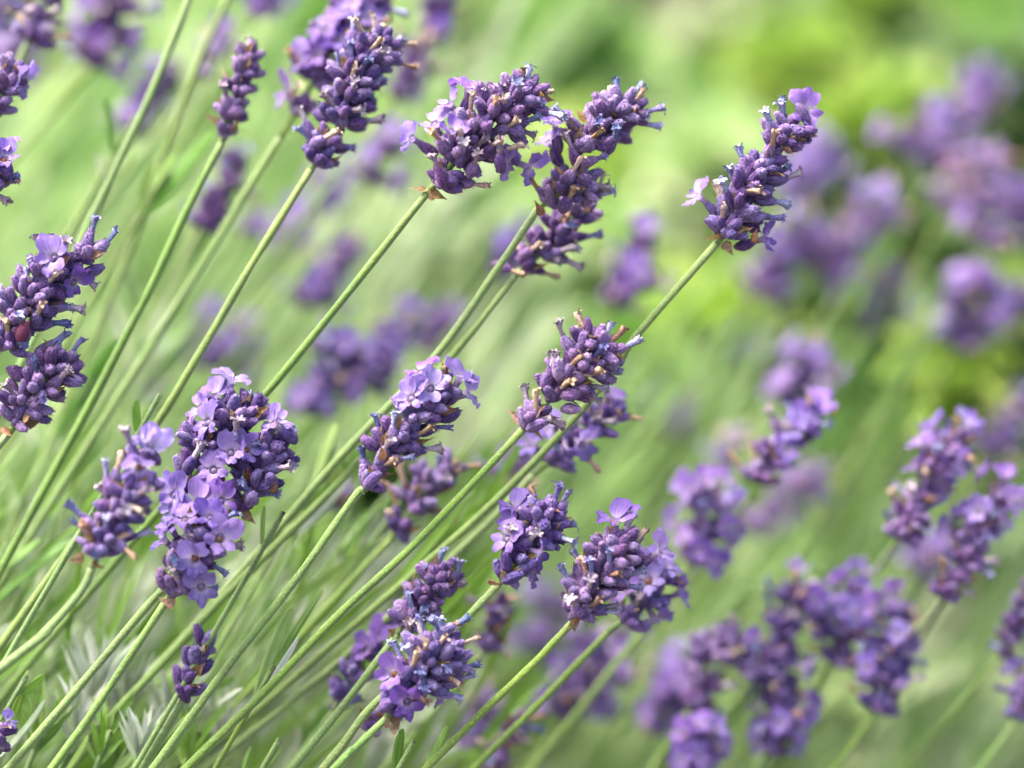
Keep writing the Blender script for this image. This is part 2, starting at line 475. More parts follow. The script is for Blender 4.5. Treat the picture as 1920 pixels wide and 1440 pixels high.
def stalk(label, base, d, stem, nodes, flowers=(), withered=(), bracts=(), buds=(), tip=None, pb=0.12, pt=0.10, pp=0.06, pf=0.0, s=1.0, dd=0.0, lod=0, stem_r=0.00104, d_end=None, face=0.35, red=(), cup=100, topf=False, tint=None):
    """One lavender stalk: stem, calyces, each with its open or withered corolla, bracts.
    base, stem and nodes are photo pixels; d is the distance behind the sharp plane."""
    rr = random.Random(hash(label) % 1 + int(base[0] * 7 + base[1] * 13))
    k = mm(d)
    P0 = px(*base, d)
    if tip is None: tip = (nodes[-1][0] + (nodes[-1][0] - base[0]) * 0.2, nodes[-1][1] + (nodes[-1][1] - base[1]) * 0.2)
    P1 = px(*tip, d + dd)
    ax = (P1 - P0).normalized()
    L = (P1 - P0).length
    e2 = -F - ax * (-F).dot(ax); e2.normalize(); e1 = ax.cross(e2)
    # ---- stem
    de = d if d_end is None else d_end
    pts = [P0]
    for i, q in enumerate(stem):
        pts.append(px(q[0], q[1], d + (de - d) * (i + 1) / len(stem)))
    if len(pts) == 1: pts.append(P0 + (RT * (-0.6 + rr.uniform(-.08, .08)) + UP * (-0.78)) * 0.10)
    t = (pts[-1] - pts[-2]).normalized()
    pts += to_ground(pts[-1], t)
    path = smooth_path(pts, 7)
    foot = path[-1].copy(); foot.z = 0
    T = empty('lavender_stalk', foot, label, 'lavender', GROUP)
    TW = Matrix.Translation(foot); IT = TW.inverted()
    mb = MB()
    nn = len(path)
    tube(mb, [p - foot for p in path], stem_r, stem_r * 1.2, 12 if lod < 2 else 6, 0.09, 0, vtip=0.45 if lod < 2 else 0.2)
    put('stem', mb.mesh('stem', [M['stem']]), T, TW, TW)
    mb = MB()
    core = [P0] + [px(n[0], n[1], d) for n in nodes if n[2] > 20]
    core.sort(key=lambda p: (p - P0).dot(ax))
    ct = smooth_path(core, 3) if len(core) > 1 else [P0, P1]
    tube(mb, [p - foot for p in ct], stem_r * 0.95, stem_r * 0.6, 6, 0.05)
    put('rachis', mb.mesh('rachis', [M['stem']]), T, TW, TW)
    # ---- where everything goes
    items = []                     # (tip point, direction, length scale, kind, index, explicit)
    def front(x, y, tow):
        best = 0
        for n in nodes:
            q = math.hypot(n[0] - x, n[1] - y)
            best = max(best, math.sqrt(max(0.0, (n[2] * 0.92) ** 2 - q * q)))
        return best * k * (1.0 if tow >= 0.3 else tow / 0.3)
    def imgdir(ang, tow):
        c = math.sqrt(max(0, 1 - tow * tow))
        return (RT * (math.cos(R_(ang)) * c) + UP * (math.sin(R_(ang)) * c) - F * tow).normalized()
    block = []
    for (x, y, ang, tow, sc) in flowers:
        fr = front(x, y, tow); dr = imgdir(ang, min(0.92, tow + 0.18)); sc *= 1.1
        c = px(x, y, d - fr)
        items.append((c - dr * 0.0037 * sc, dr, s, 'f', sc)); block.append((x, y, 27 * sc if tow > 0.3 else 14, d - fr))
    for (x, y, ang, tow, kd) in withered:
        fr = front(x, y, tow); dr = imgdir(ang, tow)
        c = px(x, y, d - fr)
        items.append((c - dr * 0.0044 * s, dr, s, kd, 1.0)); block.append((x, y, 11, d - fr))
    for (x, y, ang, tow) in buds:
        fr = front(x, y, tow); dr = imgdir(ang, tow)
        items.append((px(x, y, d - fr), dr, s, '-', 1.0))
    for (x, y, ang, tow) in red:
        fr = front(x, y, tow); dr = imgdir(ang, tow)
        items.append((px(x, y, d - fr), dr, s, 'r', 1.0)); block.append((x, y, 12, d - fr))
    tips = [i[0] for i in items]
    sep = 0.0031 * s
    for (x, y, R, n) in nodes:
        P = px(x, y, d + dd * ((px(x, y, d) - P0).dot(ax) / max(L, 1e-6)))
        R = R * k; made = 0
        for att in range(n * 10):
            if made >= n: break
            ct_ = 1 - rr.random() ** 0.9 * (1 - math.cos(R_(cup)))
            st = math.sqrt(max(0, 1 - ct_ * ct_)); ph = rr.uniform(0, 2 * math.pi)
            if rr.random() < face and math.sin(ph) < 0: ph = -ph       # camera side slightly fuller, as the photo shows that side only
            dr = ax * ct_ + (e1 * math.cos(ph) + e2 * math.sin(ph)) * st
            dr = (dr + Vector((0, 0, 0.28)) + Vector([rr.uniform(-.16, .16) for _ in range(3)])).normalized()
            rho = rr.uniform(0.78, 1.0) if rr.random() < 0.72 else rr.uniform(0.45, 0.75)
            tp = P + dr * R * rho
            if any((tp - q).length < sep for q in tips): continue
            # keep open flowers in view
            v = tp - CAM; dep = v.dot(F)
            X = 960 + v.dot(RT) / dep * D0 / (FW / 1920); Y = 720 - v.dot(UP) / dep * D0 / (FW / 1920)
            if any(math.hypot(X - bx, Y - by) < br and dep - D0 < bd + 0.001 for bx, by, br, bd in block): continue
            u = rr.random(); kd = '-'
            fprob = pf * (2.2 * max(0, (tp - P0).dot(ax) / L) ** 1.5 if topf else 1)
            if u < fprob and rho > 0.75: kd = 'f'
            elif rho > 0.7:
                u = rr.random()
                kd = 'b' if u < pb else 't' if u < pb + pt else 'p' if u < pb + pt + pp else '-'
            items.append((tp, dr, s * rr.uniform(0.86, 1.08), kd, rr.uniform(0.92, 1.12))); tips.append(tp); made += 1
    # ---- short green branches that carry the outlying calyces
    mb = MB(); cpts = smooth_path(core, 4) if len(core) > 1 else [P0, P1]
    if lod < 2:
        for tp, dr, sc, kd, fs in items:
            b0 = tp - dr * (BUD * sc * 0.97)
            j = min(cpts, key=lambda c: (c - b0).length)
            if (j - b0).length > 0.0016:
                j = j - ax * min(0.004, (j - b0).length * 0.5)
                mid = (j + b0) * 0.5 + (b0 - j).normalized() * 0.0005 - dr * 0.0012
                tube(mb, smooth_path([j, mid, b0 + dr * 0.0004], 3), 0.00042, 0.00036, 5)
        if mb.v: put('branches', mb.mesh('branches', [M['stem']]), T, TW, TW)['kind'] = 'stuff'
    # ---- build them
    tint = tint or rr.choice(((1, 1, 1, 1), (1.06, .96, .98, 1), (.90, .90, .97, 1), (1.10, 1.06, .98, 1), (.98, 1.0, 1.10, 1)))
    merged = {'calyx': [], 'withered': []}
    for tp, dr, sc, kd, fs in items:
        sw = sc * rr.uniform(0.9, 1.08)
        mw = mat_from(tp - dr * (BUD * sc), dr, UP + RT * 0.01, sc, sw, rr.uniform(0, 6.28))
        me = RED if kd == 'r' else rr.choice(CAL)
        o = None
        if lod < 2:
            o = put('calyx', me, T, TW, mw); o.color = tint
        else: merged['calyx'].append((me, IT @ mw))
        if kd == 'f':
            hint = (UP * 0.8 + ax * 0.5 + RT * rr.uniform(-.35, .35))
            mc = mat_from(tp - dr * 0.0004, dr, hint, fs * s, None, rr.uniform(-.3, .3))
            put('corolla', rr.choice(COR), o if o else T, mw if o else TW, mc)
        elif kd in 'btp':
            mc = mat_from(tp - dr * 0.0003, (dr + Vector([rr.uniform(-.12, .12) for _ in range(3)])).normalized(), UP, s * rr.uniform(0.9, 1.12), None, rr.uniform(0, 6.28))
            if o: put('withered_corolla', rr.choice(WIT[kd]), o, mw, mc)
            else: merged['withered'].append((rr.choice(WIT[kd]), IT @ mc))
    for nm, lst in merged.items():
        if not lst: continue
        mb = MB(); mats = []
        for me, mt in lst:
            if me.name not in NPCACHE: NPCACHE[me.name] = mesh_np(me)
            v, f, a = NPCACHE[me.name]
            A = np.array(mt)
            w = v @ A[:3, :3].T + A[:3, 3]
            if me.materials[0] not in mats: mats.append(me.materials[0])
            mb.add(w, f, mats.index(me.materials[0]), **a)
        o = put('calyx_cluster' if nm == 'calyx' else 'withered_corolla_cluster', mb.mesh(nm, mats), T, TW, TW)
        o['kind'] = 'stuff'
    if lod < 2:
        bl = list(bracts)
        for (x, y, ang, tow) in bl:
            dr = imgdir(ang, tow)
            put('bract', rr.choice(BRA), T, TW, mat_from(px(x, y, d - front(x, y, tow)) - dr * 0.0045, dr, e1, 1.0, None, rr.uniform(0, 6)))
        for (x, y, R, n) in nodes:
            for q in range(2 if n > 5 else 1):
                ph = rr.uniform(0, 2 * math.pi)
                dr = (ax * 0.6 + (e1 * math.cos(ph) + e2 * abs(math.sin(ph))) * 1.0).normalized()
                put('bract', rr.choice(BRA), T, TW, mat_from(px(x, y, d) + dr * (R * k * 0.45), dr, e1, 1.0, None, rr.uniform(0, 6)))
    return T

def soft(label, base, tip, R, d, nf, dens=1.0, pb=0.1, pt=0.1, topf=False, stem=(), s=1.0, d_end=None):
    """A stalk well behind or before the sharp plane: nodes laid out along its axis."""
    L = math.hypot(tip[0] - base[0], tip[1] - base[1])
    n = max(2, round(L / (R * 0.75)))
    dx, dy = (tip[0] - base[0]) / L, (tip[1] - base[1]) / L
    nodes = []
    for i in range(n):
        t = (i + 0.25) / n
        jx = math.sin(i * 2.4 + base[0]) * R * 0.12
        rr = R * (0.85 + 0.2 * math.sin(i * 1.7 + base[1])) * (0.8 if i == n - 1 else 1)
        rr *= 1.22
        nodes.append((base[0] + dx * L * t - dy * jx, base[1] + dy * L * t + dx * jx, rr * 0.85, max(4, int(17 * dens * (rr * mm(d) / 0.009)))))
    tot = sum(q[3] for q in nodes)
    if not stem:
        q = math.sin(base[0] * 0.37 + base[1] * 0.11) * 0.12
        stem = [(base[0] - (0.58 + q) * 170, base[1] + 0.80 * 170), (base[0] - (0.60 + q) * 420, base[1] + 0.80 * 420)]
    return stalk(label, base, d, stem, nodes, pf=min(0.8, nf / tot * 2.3), pb=pb, pt=pt, tip=tip, lod=1 if d < 0.105 else 2, cup=105, topf=topf, s=s, d_end=d_end)

# ------------------------------------------------------------------ setting: soil to the horizon
def ground():
    mb = MB()
    xs = [-60, -20, -8, -4] + [i * 0.25 for i in range(-12, 13)] + [4, 8, 20, 60]
    ys = [-60, -20, -6, -2] + [i * 0.25 for i in range(-4, 21)] + [7, 12, 25, 60, 90]
    verts = []
    for y in ys:
        for x in xs:
            verts.append((x, y, -0.01 + 0.012 * math.sin(x * 5.1 + y * 2.3) * math.sin(y * 4.7 - x)))
    mb.add(verts, grid_faces(len(ys), len(xs), False), 0)
    o = bpy.data.objects.new('soil', mb.mesh('soil', [M['soil']])); COL.objects.link(o)
    o['kind'] = 'structure'; o['label'] = 'brown garden soil under the lavender and the leafy bed'
ground()

# ------------------------------------------------------------------ leaves in bulk
LT = {}
def leaf_batch(base, dirs, nrm, length, width, rnd, shape='narrow', droop=0.0):
    """Vertex, face and number arrays of many leaves with a folded, bent blade."""
    n = len(base)
    s = np.array([0, 0.3, 0.65, 1.0]) if shape == 'narrow' else np.array([0, 0.22, 0.55, 0.85, 1.0])
    w = np.array([0.35, 1.0, 0.9, 0.12]) if shape == 'narrow' else np.array([0.08, 0.75, 1.0, 0.55, 0.03])
    u = np.array([-1, 0, 1.0])
    z = dirs / np.linalg.norm(dirs, axis=1, keepdims=True)
    y = nrm - z * np.sum(nrm * z, 1, keepdims=True); y /= np.linalg.norm(y, axis=1, keepdims=True) + 1e-9
    x = np.cross(y, z)
    S, U = np.meshgrid(s, u, indexing='ij'); S = S.ravel(); U = U.ravel(); Wd = np.repeat(w, 3)
    fold = 0.28
    V = (base[:, None, :] + z[:, None, :] * (S[None, :, None] * length[:, None, None])
         + x[:, None, :] * ((U * Wd)[None, :, None] * width[:, None, None] * 0.5)
         + y[:, None, :] * ((np.abs(U) * Wd)[None, :, None] * width[:, None, None] * 0.5 * fold - (S ** 2)[None, :, None] * length[:, None, None] * droop))
    nv = len(S); fq = np.array(grid_faces(len(s), 3, False))
    Fc = (fq[None] + (np.arange(n) * nv)[:, None, None]).reshape(-1, 4)
    return V.reshape(-1, 3), Fc, np.repeat(rnd, nv)

def bulk_mesh(name, V, Fc, rnd, mat):
    me = bpy.data.meshes.new(name)
    me.vertices.add(len(V)); me.vertices.foreach_set('co', V.ravel().astype(np.float32))
    me.loops.add(len(Fc) * 4); me.loops.foreach_set('vertex_index', Fc.ravel().astype(np.int32))
    me.polygons.add(len(Fc)); me.polygons.foreach_set('loop_start', np.arange(len(Fc), dtype=np.int32) * 4)
    me.update(calc_edges=True)
    me.polygons.foreach_set('use_smooth', [True] * len(Fc))
    a = me.attributes.new('rnd', 'FLOAT', 'POINT'); a.data.foreach_set('value', rnd.astype(np.float32))
    me.materials.append(mat)
    return me

def npv(v): return np.array(v[:])

# ------------------------------------------------------------------ leafy plants of the bed behind
def leafy_plant(x, y, _, rpx, mat, label, n=260, leaf=0.035, squash=0.85, near=1.0):
    ray = px(x, y, 0) - CAM                              # the plant stands on the soil where the photo shows it
    D = D0 * (CAM.z - 0.10) / -ray.z * near
    d = D - D0; c = px(x, y, d); r = rpx * mm(d)
    foot = Vector((c.x, c.y + 0.0, 0))
    T = empty('leafy_plant', foot, label, 'plant', 'leafy plants of the bed behind')
    TW = Matrix.Translation(foot)
    q = rng.normal(size=(n, 3)); q /= np.linalg.norm(q, axis=1, keepdims=True)
    rad = rng.uniform(0.35, 1.0, n) ** 0.5
    p = q * rad[:, None] * r * np.array([1, 1, squash]) + npv(c) - npv(foot)
    p[:, 2] = np.maximum(p[:, 2], 0.005)
    dr = q * np.array([1, 1, 0.4]) + np.array([0, -0.35, 0.1]) + rng.normal(scale=0.45, size=(n, 3))
    nm = np.array([-0.15, -0.35, 1.0]) + rng.normal(scale=0.35, size=(n, 3))
    ln = rng.uniform(0.6, 1.2, n) * leaf
    V, Fc, rn = leaf_batch(p, dr, nm, ln, ln * rng.uniform(0.45, 0.7, n), rng.random(n), 'broad', 0.18)
    o = put('foliage', bulk_mesh('foliage', V, Fc, rn, M[mat]), T, TW, TW); o['kind'] = 'stuff'
    mb = MB()
    for i in range(5):
        a = i * 1.257; e = Vector((math.cos(a) * r * 0.5, math.sin(a) * r * 0.5, (c.z + r * 0.3)))
        st = Vector((math.cos(a) * 0.01, math.sin(a) * 0.01, -0.01))
        tube(mb, smooth_path([st, (st + e) * 0.5 + Vector((0, 0, 0.02)), e], 3), 0.003, 0.0015, 5)
    o = put('stems', mb.mesh('stems', [M['stem']]), T, TW, TW); o['kind'] = 'stuff'

# ------------------------------------------------------------------ the bed behind (photo pixel, distance, radius in pixels)
for (x, y, D, r, mt, lb, n, lf) in [
    (950, 60, 2.7, 150, 'palegreen', 'pale green leafy plant behind the plump lavender head', 300, 0.05),
    (1150, 200, 2.5, 150, 'palegreen', 'pale green leafy plant between the two tallest sharp heads', 320, 0.05),
    (1000, 60, 2.9, 100, 'green', 'mid green leafy plant under the brown gap at the top edge', 260, 0.05),
    (1290, 200, 2.3, 55, 'yellow', 'yellowish leafy plant beside the head with the two-lobed flower', 200, 0.045),
    (1420, 100, 2.6, 110, 'palegreen', 'pale leafy plant above the head with the two-lobed flower', 260, 0.05),
    (1240, 350, 2.2, 130, 'palegreen', 'pale leafy plant low behind the head with the two-lobed flower', 280, 0.045),
    (1630, 30, 2.5, 45, 'lime', 'small yellow green leafy plant above the dark gap', 160, 0.045),
    (1520, 230, 2.4, 110, 'lime', 'lime green leafy plant below the dark gap', 240, 0.05),
    (1650, 190, 2.5, 50, 'lime', 'small lime leafy plant at the foot of the dark gap', 140, 0.04),
    (1780, 80, 2.4, 100, 'green', 'mid green leafy plant in the upper right corner', 280, 0.05),
    (1880, 30, 2.6, 100, 'palegreen', 'pale leafy plant at the very corner of the bed', 200, 0.05),
    (1900, 230, 2.3, 90, 'green', 'mid green leafy plant behind the two blurred lavender heads', 220, 0.05),
    (1600, 420, 2.1, 130, 'green', 'mid green leafy plant behind the pale blurred lavender spikes', 260, 0.045),
    (1350, 600, 1.9, 130, 'lime', 'lime green leafy plant behind the stem of the tall sharp head', 240, 0.04),
    (1500, 620, 1.95, 110, 'palegreen', 'pale leafy plant low in the middle of the bed', 240, 0.04),
    (1850, 690, 1.75, 110, 'lime', 'bright lime leafy plant below the blurred lavender at the edge', 220, 0.036),
    (1750, 800, 1.7, 120, 'green', 'mid green leafy plant in front of the bright lime one', 240, 0.04),
    (860, 330, 2.3, 120, 'green', 'mid green leafy plant behind the stem of the plump head', 260, 0.045),
    (760, 420, 2.1, 110, 'palegreen', 'pale leafy plant beside the small dark hollow', 240, 0.04),
    (900, 600, 1.95, 120, 'palegreen', 'pale leafy plant below the small dark hollow', 260, 0.04),
    (1090, 560, 2.0, 130, 'palegreen', 'pale green leafy plant behind the withered head', 280, 0.04),
    (1050, 430, 2.2, 110, 'lime', 'lime green leafy plant behind the twin lavender heads', 220, 0.045),
    (560, 120, 2.6, 130, 'green', 'mid green leafy plant behind the loose budded head', 260, 0.05),
    (400, 250, 2.4, 140, 'palegreen', 'pale leafy plant behind the long thin stems', 280, 0.045),
    (180, 330, 2.3, 130, 'lime', 'lime green leafy plant behind the stems near the edge', 200, 0.04),
    (300, 480, 2.1, 140, 'palegreen', 'pale leafy plant deep between the stems', 280, 0.04),
    (90, 120, 2.5, 130, 'palegreen', 'pale leafy plant behind the cluster at the upper left corner', 240, 0.045),
    (640, 330, 2.2, 120, 'lime', 'lime leafy plant behind the bluish withered head', 220, 0.045),
    (60, 560, 2.0, 140, 'palegreen', 'pale leafy plant beyond the two heads at the left edge', 260, 0.04),
    (1250, 780, 1.75, 140, 'green', 'mid green leafy plant beside the withered head', 280, 0.036),
    (1600, 900, 1.6, 150, 'palegreen', 'pale leafy plant behind the upright blurred spike', 300, 0.036),
    (560, 700, 1.8, 140, 'palegreen', 'pale leafy plant behind the big blurred heads', 280, 0.036),
    (1480, 330, 0, 70, 'lime', 'lime green leafy plant between the tall airy head and the right group', 200, 0.035),
    (1700, 500, 0, 80, 'lime', 'lime green leafy plant under the dull brownish head', 200, 0.035),
    (1130, 760, 0, 70, 'lime', 'small lime green plant right of the withered head', 160, 0.03),
    (700, 120, 0, 70, 'lime', 'lime green leafy plant left of the plump head', 180, 0.035),
]:
    leafy_plant(x, y, D, r, mt, lb, n, lf)
for (x, y, r, nr, mt, lb) in [(1645, 100, 78, 0.88, 'dark', 'leaf clump coloured as shade in the gap between two small lime plants'), (1900, 190, 70, 0.90, 'dark', 'leaf clump coloured as shade at the right edge behind the lilac blurs'),  # dark clumps put the shade of the bed's gaps into leaf colour
                          (850, 492, 55, 0.84, 'dark', 'small leaf clump coloured as shade in the hollow between two tall stems'), (1575, 620, 55, 0.86, 'dark', 'small leaf clump coloured as shade low in the middle of the bed'),
                          (1720, 470, 50, 0.90, 'dark', 'leaf clump coloured as shade behind the gap between the right-hand lilac blurs'), (1240, -5, 85, 0.92, 'soil_brown', 'brown leaf clump added in place of bare soil at the top edge'),  # brown clump is added to show bare soil, no plant grows there
                          (700, 970, 55, 0.80, 'dark', 'leaf clump coloured as shade deep behind the dull bud head'), (1560, 330, 45, 0.90, 'dark', 'small leaf clump coloured as shade beside the tall airy head'),
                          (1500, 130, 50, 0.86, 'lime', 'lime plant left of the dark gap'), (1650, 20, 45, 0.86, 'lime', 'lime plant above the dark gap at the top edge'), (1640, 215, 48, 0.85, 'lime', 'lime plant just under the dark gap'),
                          (1060, 60, 55, 0.88, 'green', 'mid green plant near the top edge beside the brown soil-coloured clump'), (1330, 330, 60, 0.86, 'palegreen', 'pale plant behind the left side of the tall airy head'), (1385, 600, 60, 0.86, 'lime', 'lime plant in the middle distance under the tall airy head'),
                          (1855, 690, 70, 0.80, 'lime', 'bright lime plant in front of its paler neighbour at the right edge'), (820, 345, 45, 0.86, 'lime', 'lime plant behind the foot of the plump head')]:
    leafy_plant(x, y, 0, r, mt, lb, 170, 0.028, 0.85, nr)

# low leaves that cover the soil, and the leafy skirts of the lavender clump: nobody could count them
HOLLOWS = [(1645, 95, 2.0, 0.065), (1235, -30, 2.0, 0.20), (855, 490, 1.5, 0.045), (1905, 150, 2.0, 0.06), (1565, 640, 1.5, 0.045), (1500, 20, 2.0, 0.03)]
def carpet():
    N = 15000
    X = rng.uniform(-1.7, 1.7, N); Y = rng.uniform(0.95, 3.4, N)
    keep = np.sin(X * 7.3 + 1.0) * np.sin(Y * 6.1 + X * 2.0) + rng.normal(scale=0.25, size=N) > -0.65
    for (gx, gy, gd, gr) in HOLLOWS:                       # bare gaps where the soil shows
        c = px(gx, gy, gd - D0); t = -CAM.z / (c - CAM).z; g = CAM + (c - CAM) * t
        keep &= ((X - g.x) / gr) ** 2 + ((Y - g.y) / (gr * 3.2)) ** 2 > 1
    X, Y = X[keep], Y[keep]; n = len(X)
    h = 0.05 + 0.05 * (np.sin(X * 4.1) * np.sin(Y * 3.3 + 1) + 1)
    p = np.stack([X, Y, rng.uniform(0.005, 1, n) * h], 1)
    dr = rng.normal(size=(n, 3)) * np.array([1, 1, 0.5]) + np.array([0.1, -0.2, 0.5])
    nm = np.array([0, -0.2, 1.0]) + rng.normal(scale=0.4, size=(n, 3))
    ln = rng.uniform(0.03, 0.065, n)
    rd = np.clip(0.5 + 0.35 * np.sin(X * 3.1 + 0.6) * np.sin(Y * 2.7) + rng.normal(scale=0.2, size=n), 0, 1)
    V, Fc, rn = leaf_batch(p, dr, nm, ln, ln * rng.uniform(0.4, 0.65, n), rd, 'broad', 0.15)
    o = bpy.data.objects.new('ground_cover', bulk_mesh('ground_cover', V, Fc, rn, M['palegreen'])); COL.objects.link(o)
    o['kind'] = 'stuff'; o['label'] = 'low green leaves covering the bed behind the lavender'
carpet()

def clump_leaves(name, label, N, xr, yr, dr_, mat, lrange, wr, lean=0.5):
    pts = np.array([npv(px(x, y, dd)) for x, y, dd in zip(rng.uniform(*xr, N), rng.uniform(*yr, N), rng.uniform(*dr_, N))])
    ok = pts[:, 2] > 0.01
    pts = pts[ok]; n = len(pts)
    base = np.array([lean, 0.0, 0.85])
    d3 = base + rng.normal(scale=0.22, size=(n, 3))
    nm = np.array([-0.2, -0.9, 0.5]) + rng.normal(scale=0.5, size=(n, 3))
    ln = rng.uniform(*lrange, n); wd = rng.uniform(*wr, n)
    rd = np.clip(0.5 + 0.33 * np.sin(pts[:, 0] * 21 - pts[:, 2] * 9 + 1) * np.sin(pts[:, 1] * 17 + pts[:, 0] * 6) + rng.normal(0, 0.22, n), 0, 1)
    V, Fc, rn = leaf_batch(pts, d3, nm, ln, wd, rd, 'narrow', 0.08)
    o = bpy.data.objects.new(name, bulk_mesh(name, V, Fc, rn, M[mat])); COL.objects.link(o)
    o['kind'] = 'stuff'; o['label'] = label
clump_leaves('lavender_foliage', 'narrow grey green leaves in the depth of the lavender clump', 3000, (-500, 2200), (760, 1900), (0.28, 0.85), 'mass', (0.035, 0.075), (0.003, 0.006))
clump_leaves('lavender_foliage', 'narrow grey green leaves rising between the stems', 1000, (-500, 900), (200, 1500), (0.34, 0.8), 'mass', (0.05, 0.11), (0.003, 0.006))
clump_leaves('lavender_foliage', 'narrow bright leaves among the lower stems', 450, (-300, 900), (950, 1800), (0.05, 0.26), 'leaf', (0.025, 0.06), (0.0018, 0.0034))
clump_leaves('lavender_foliage', 'narrow leaves in the lower corner under the stems', 900, (-300, 800), (1050, 1900), (0.10, 0.34), 'silver', (0.02, 0.05), (0.0025, 0.0045))

# bare far stems of the clump, seen only as soft streaks
def streaks():
    mb = MB()
    rr = random.Random(5)
    for i in range(150):
        x = rr.uniform(-200, 1900); y = rr.uniform(350, 1350) if x < 900 else rr.uniform(700, 1400)
        d = rr.uniform(0.18, 0.6)
        a = px(x, y, d); t = (RT * (-0.62 + rr.uniform(-.12, .12)) + UP * -0.78).normalized()
        ln = rr.uniform(0.12, 0.3)
        pts = [a, a + t * ln * 0.5 + Vector((0, 0, rr.uniform(-.006, .006))), a + t * ln]
        pts += to_ground(pts[-1], t)
        tube(mb, smooth_path(pts, 3), 0.0010, 0.0014, 5, 0, 0)
    for i in range(60):
        x = rr.uniform(-150, 760); y = rr.uniform(820, 1420)
        d = rr.uniform(0.05, 0.24)
        a = px(x, y, d); t = (RT * (-0.55 + rr.uniform(-.2, .2)) + UP * -0.8).normalized()
        ln = rr.uniform(0.10, 0.2)
        pts = [a, a + t * ln * 0.5 + Vector((rr.uniform(-.005, .005), 0, rr.uniform(-.006, .006))), a + t * ln]
        pts += to_ground(pts[-1], t)
        tube(mb, smooth_path(pts, 3), 0.0006, 0.0010, 5, 0, 0)
    o = bpy.data.objects.new('flower_stems', mb.mesh('flower_stems', [M['stem']])); COL.objects.link(o)
    o['kind'] = 'stuff'; o['label'] = 'thin green stems leaning through the depth of the clump'
streaks()

# ------------------------------------------------------------------ leafy shoots between the stems (base, tip, width in pixels, distance)
def shoot(label, leaves, d, mat='leaf', stem=None):
    foot_px = stem[0] if stem else leaves[0][0]
    p0 = px(*foot_px, d)
    t = (RT * -0.45 + UP * -0.8).normalized()
    pts = ([px(*stem[1], d)] if stem else [p0 - t * 0.004]) + [p0] + to_ground(p0, t)
    path = smooth_path(pts, 5); foot = path[-1].copy(); foot.z = 0
    T = empty('leafy_shoot', foot, label, 'lavender shoot', 'leafy shoots of the clump')
    TW = Matrix.Translation(foot); mb = MB()
    tube(mb, [p - foot for p in path], 0.0007, 0.0011, 6)
    put('stem', mb.mesh('stem', [M['stem']]), T, TW, TW)
    for i, lf in enumerate(leaves):
        a, b, w = lf[:3]; mt = lf[3] if len(lf) > 3 else mat; off = lf[4] if len(lf) > 4 else 0.004 * math.sin(i * 2.1)
        A = px(*a, d); B = px(*b, d + off)
        ln = (B - A).length; dr = (B - A).normalized()
        hint = (-F * 0.9 + UP * 0.5 + RT * (0.8 * math.sin(i * 1.9 + a[0])))
        x, y, z = frame(dr, hint)
        mb = MB(); verts = []; k = mm(d); W = w * k * 0.5
        prof = [(0, 0.45), (0.12, 0.7), (0.3, 0.95), (0.55, 1.0), (0.78, 0.88), (0.92, 0.62), (0.985, 0.3), (1.0, 0.06)]
        bw = 0.06 * math.sin(i * 3.3 + a[1])
        rnd = (math.sin(i * 12.9898 + a[0] * 78.233) * 43758.5453) % 1
        for s, ww in prof:
            for u in (-1, -0.75, -0.3, 0, 0.3, 0.75, 1):
                lift = 0.30 * abs(u) * ww * W - (0.55 * W * ww if abs(u) == 1 else 0)
                verts.append(x * (u * ww * W) + y * (lift + (s * (1 - s)) * 4 * bw * ln) + z * (s * ln))
        # underside closes the rolled edges
        mb.add([v + A - foot for v in verts], grid_faces(len(prof), 7, False), 0, rnd=rnd)
        put('leaf', mb.mesh('leaf', [M[mt]]), T, TW, TW)

shoot('pair of upright narrow leaves at the node of a stem, one bright and one ridged', [((478, 1312), (546, 1140), 24), ((492, 1305), (606, 1106), 17, 'leaf', 0.006), ((500, 1290), (560, 1195), 12, 'silver', 0.0)], 0.012)
shoot('two blunt fresh leaves at the bottom edge under the head with brown tubes', [((742, 1450), (755, 1366), 20), ((795, 1440), (838, 1362), 20)], 0.004)
shoot('broad dark green leaf crossing behind a stem at the bottom edge', [((285, 1440), (365, 1336), 30), ((215, 1450), (272, 1398), 22), ((120, 1450), (165, 1380), 18)], 0.02)
shoot('single blunt leaf at the bottom edge beside the long stem', [((490, 1445), (526, 1402), 15), ((455, 1450), (470, 1400), 10)], 0.01)
shoot('small green tip leaves standing behind the blurred front head', [((258, 815), (256, 750), 17), ((272, 820), (271, 762), 12)], 0.012)
shoot('short curled leaves low at the left edge', [((14, 1330), (84, 1264), 15), ((10, 1345), (52, 1256), 11, 'lime', 0), ((0, 1418), (84, 1312), 16, 'silver', 0), ((22, 1350), (40, 1300), 18, 'lime', 0)], 0.012)
shoot('thin upright leaf at a stem node beside the pale blossom head', [((492, 1030), (496, 948), 11), ((500, 1024), (520, 975), 8)], 0.012)
shoot('long soft leaf leaning behind the two-toned flower head', [((590, 905), (632, 792), 24), ((560, 1000), (655, 895), 20, 'silver', 0.0), ((575, 960), (620, 905), 14)], 0.055)
shoot('bright green blurred leaf left of the middle stems', [((140, 770), (225, 635), 34), ((120, 790), (190, 690), 22), ((100, 820), (150, 740), 18)], 0.085, 'green')
shoot('bright green blurred leaf among the upper stems', [((270, 395), (400, 245), 34, 'green', 0), ((285, 370), (330, 285), 22), ((262, 400), (290, 300), 16)], 0.08)
shoot('forked grey leaves on a blurred stem', [((215, 290), (196, 185), 20, 'mass', 0), ((205, 340), (252, 290), 16), ((200, 350), (185, 290), 16, 'mass', 0)], 0.085)
shoot('long green leaf low at the left edge', [((-20, 1080), (75, 1010), 20), ((-10, 1130), (140, 1010), 22), ((-20, 1200), (45, 1165), 20, 'silver', 0)], 0.05, 'green')
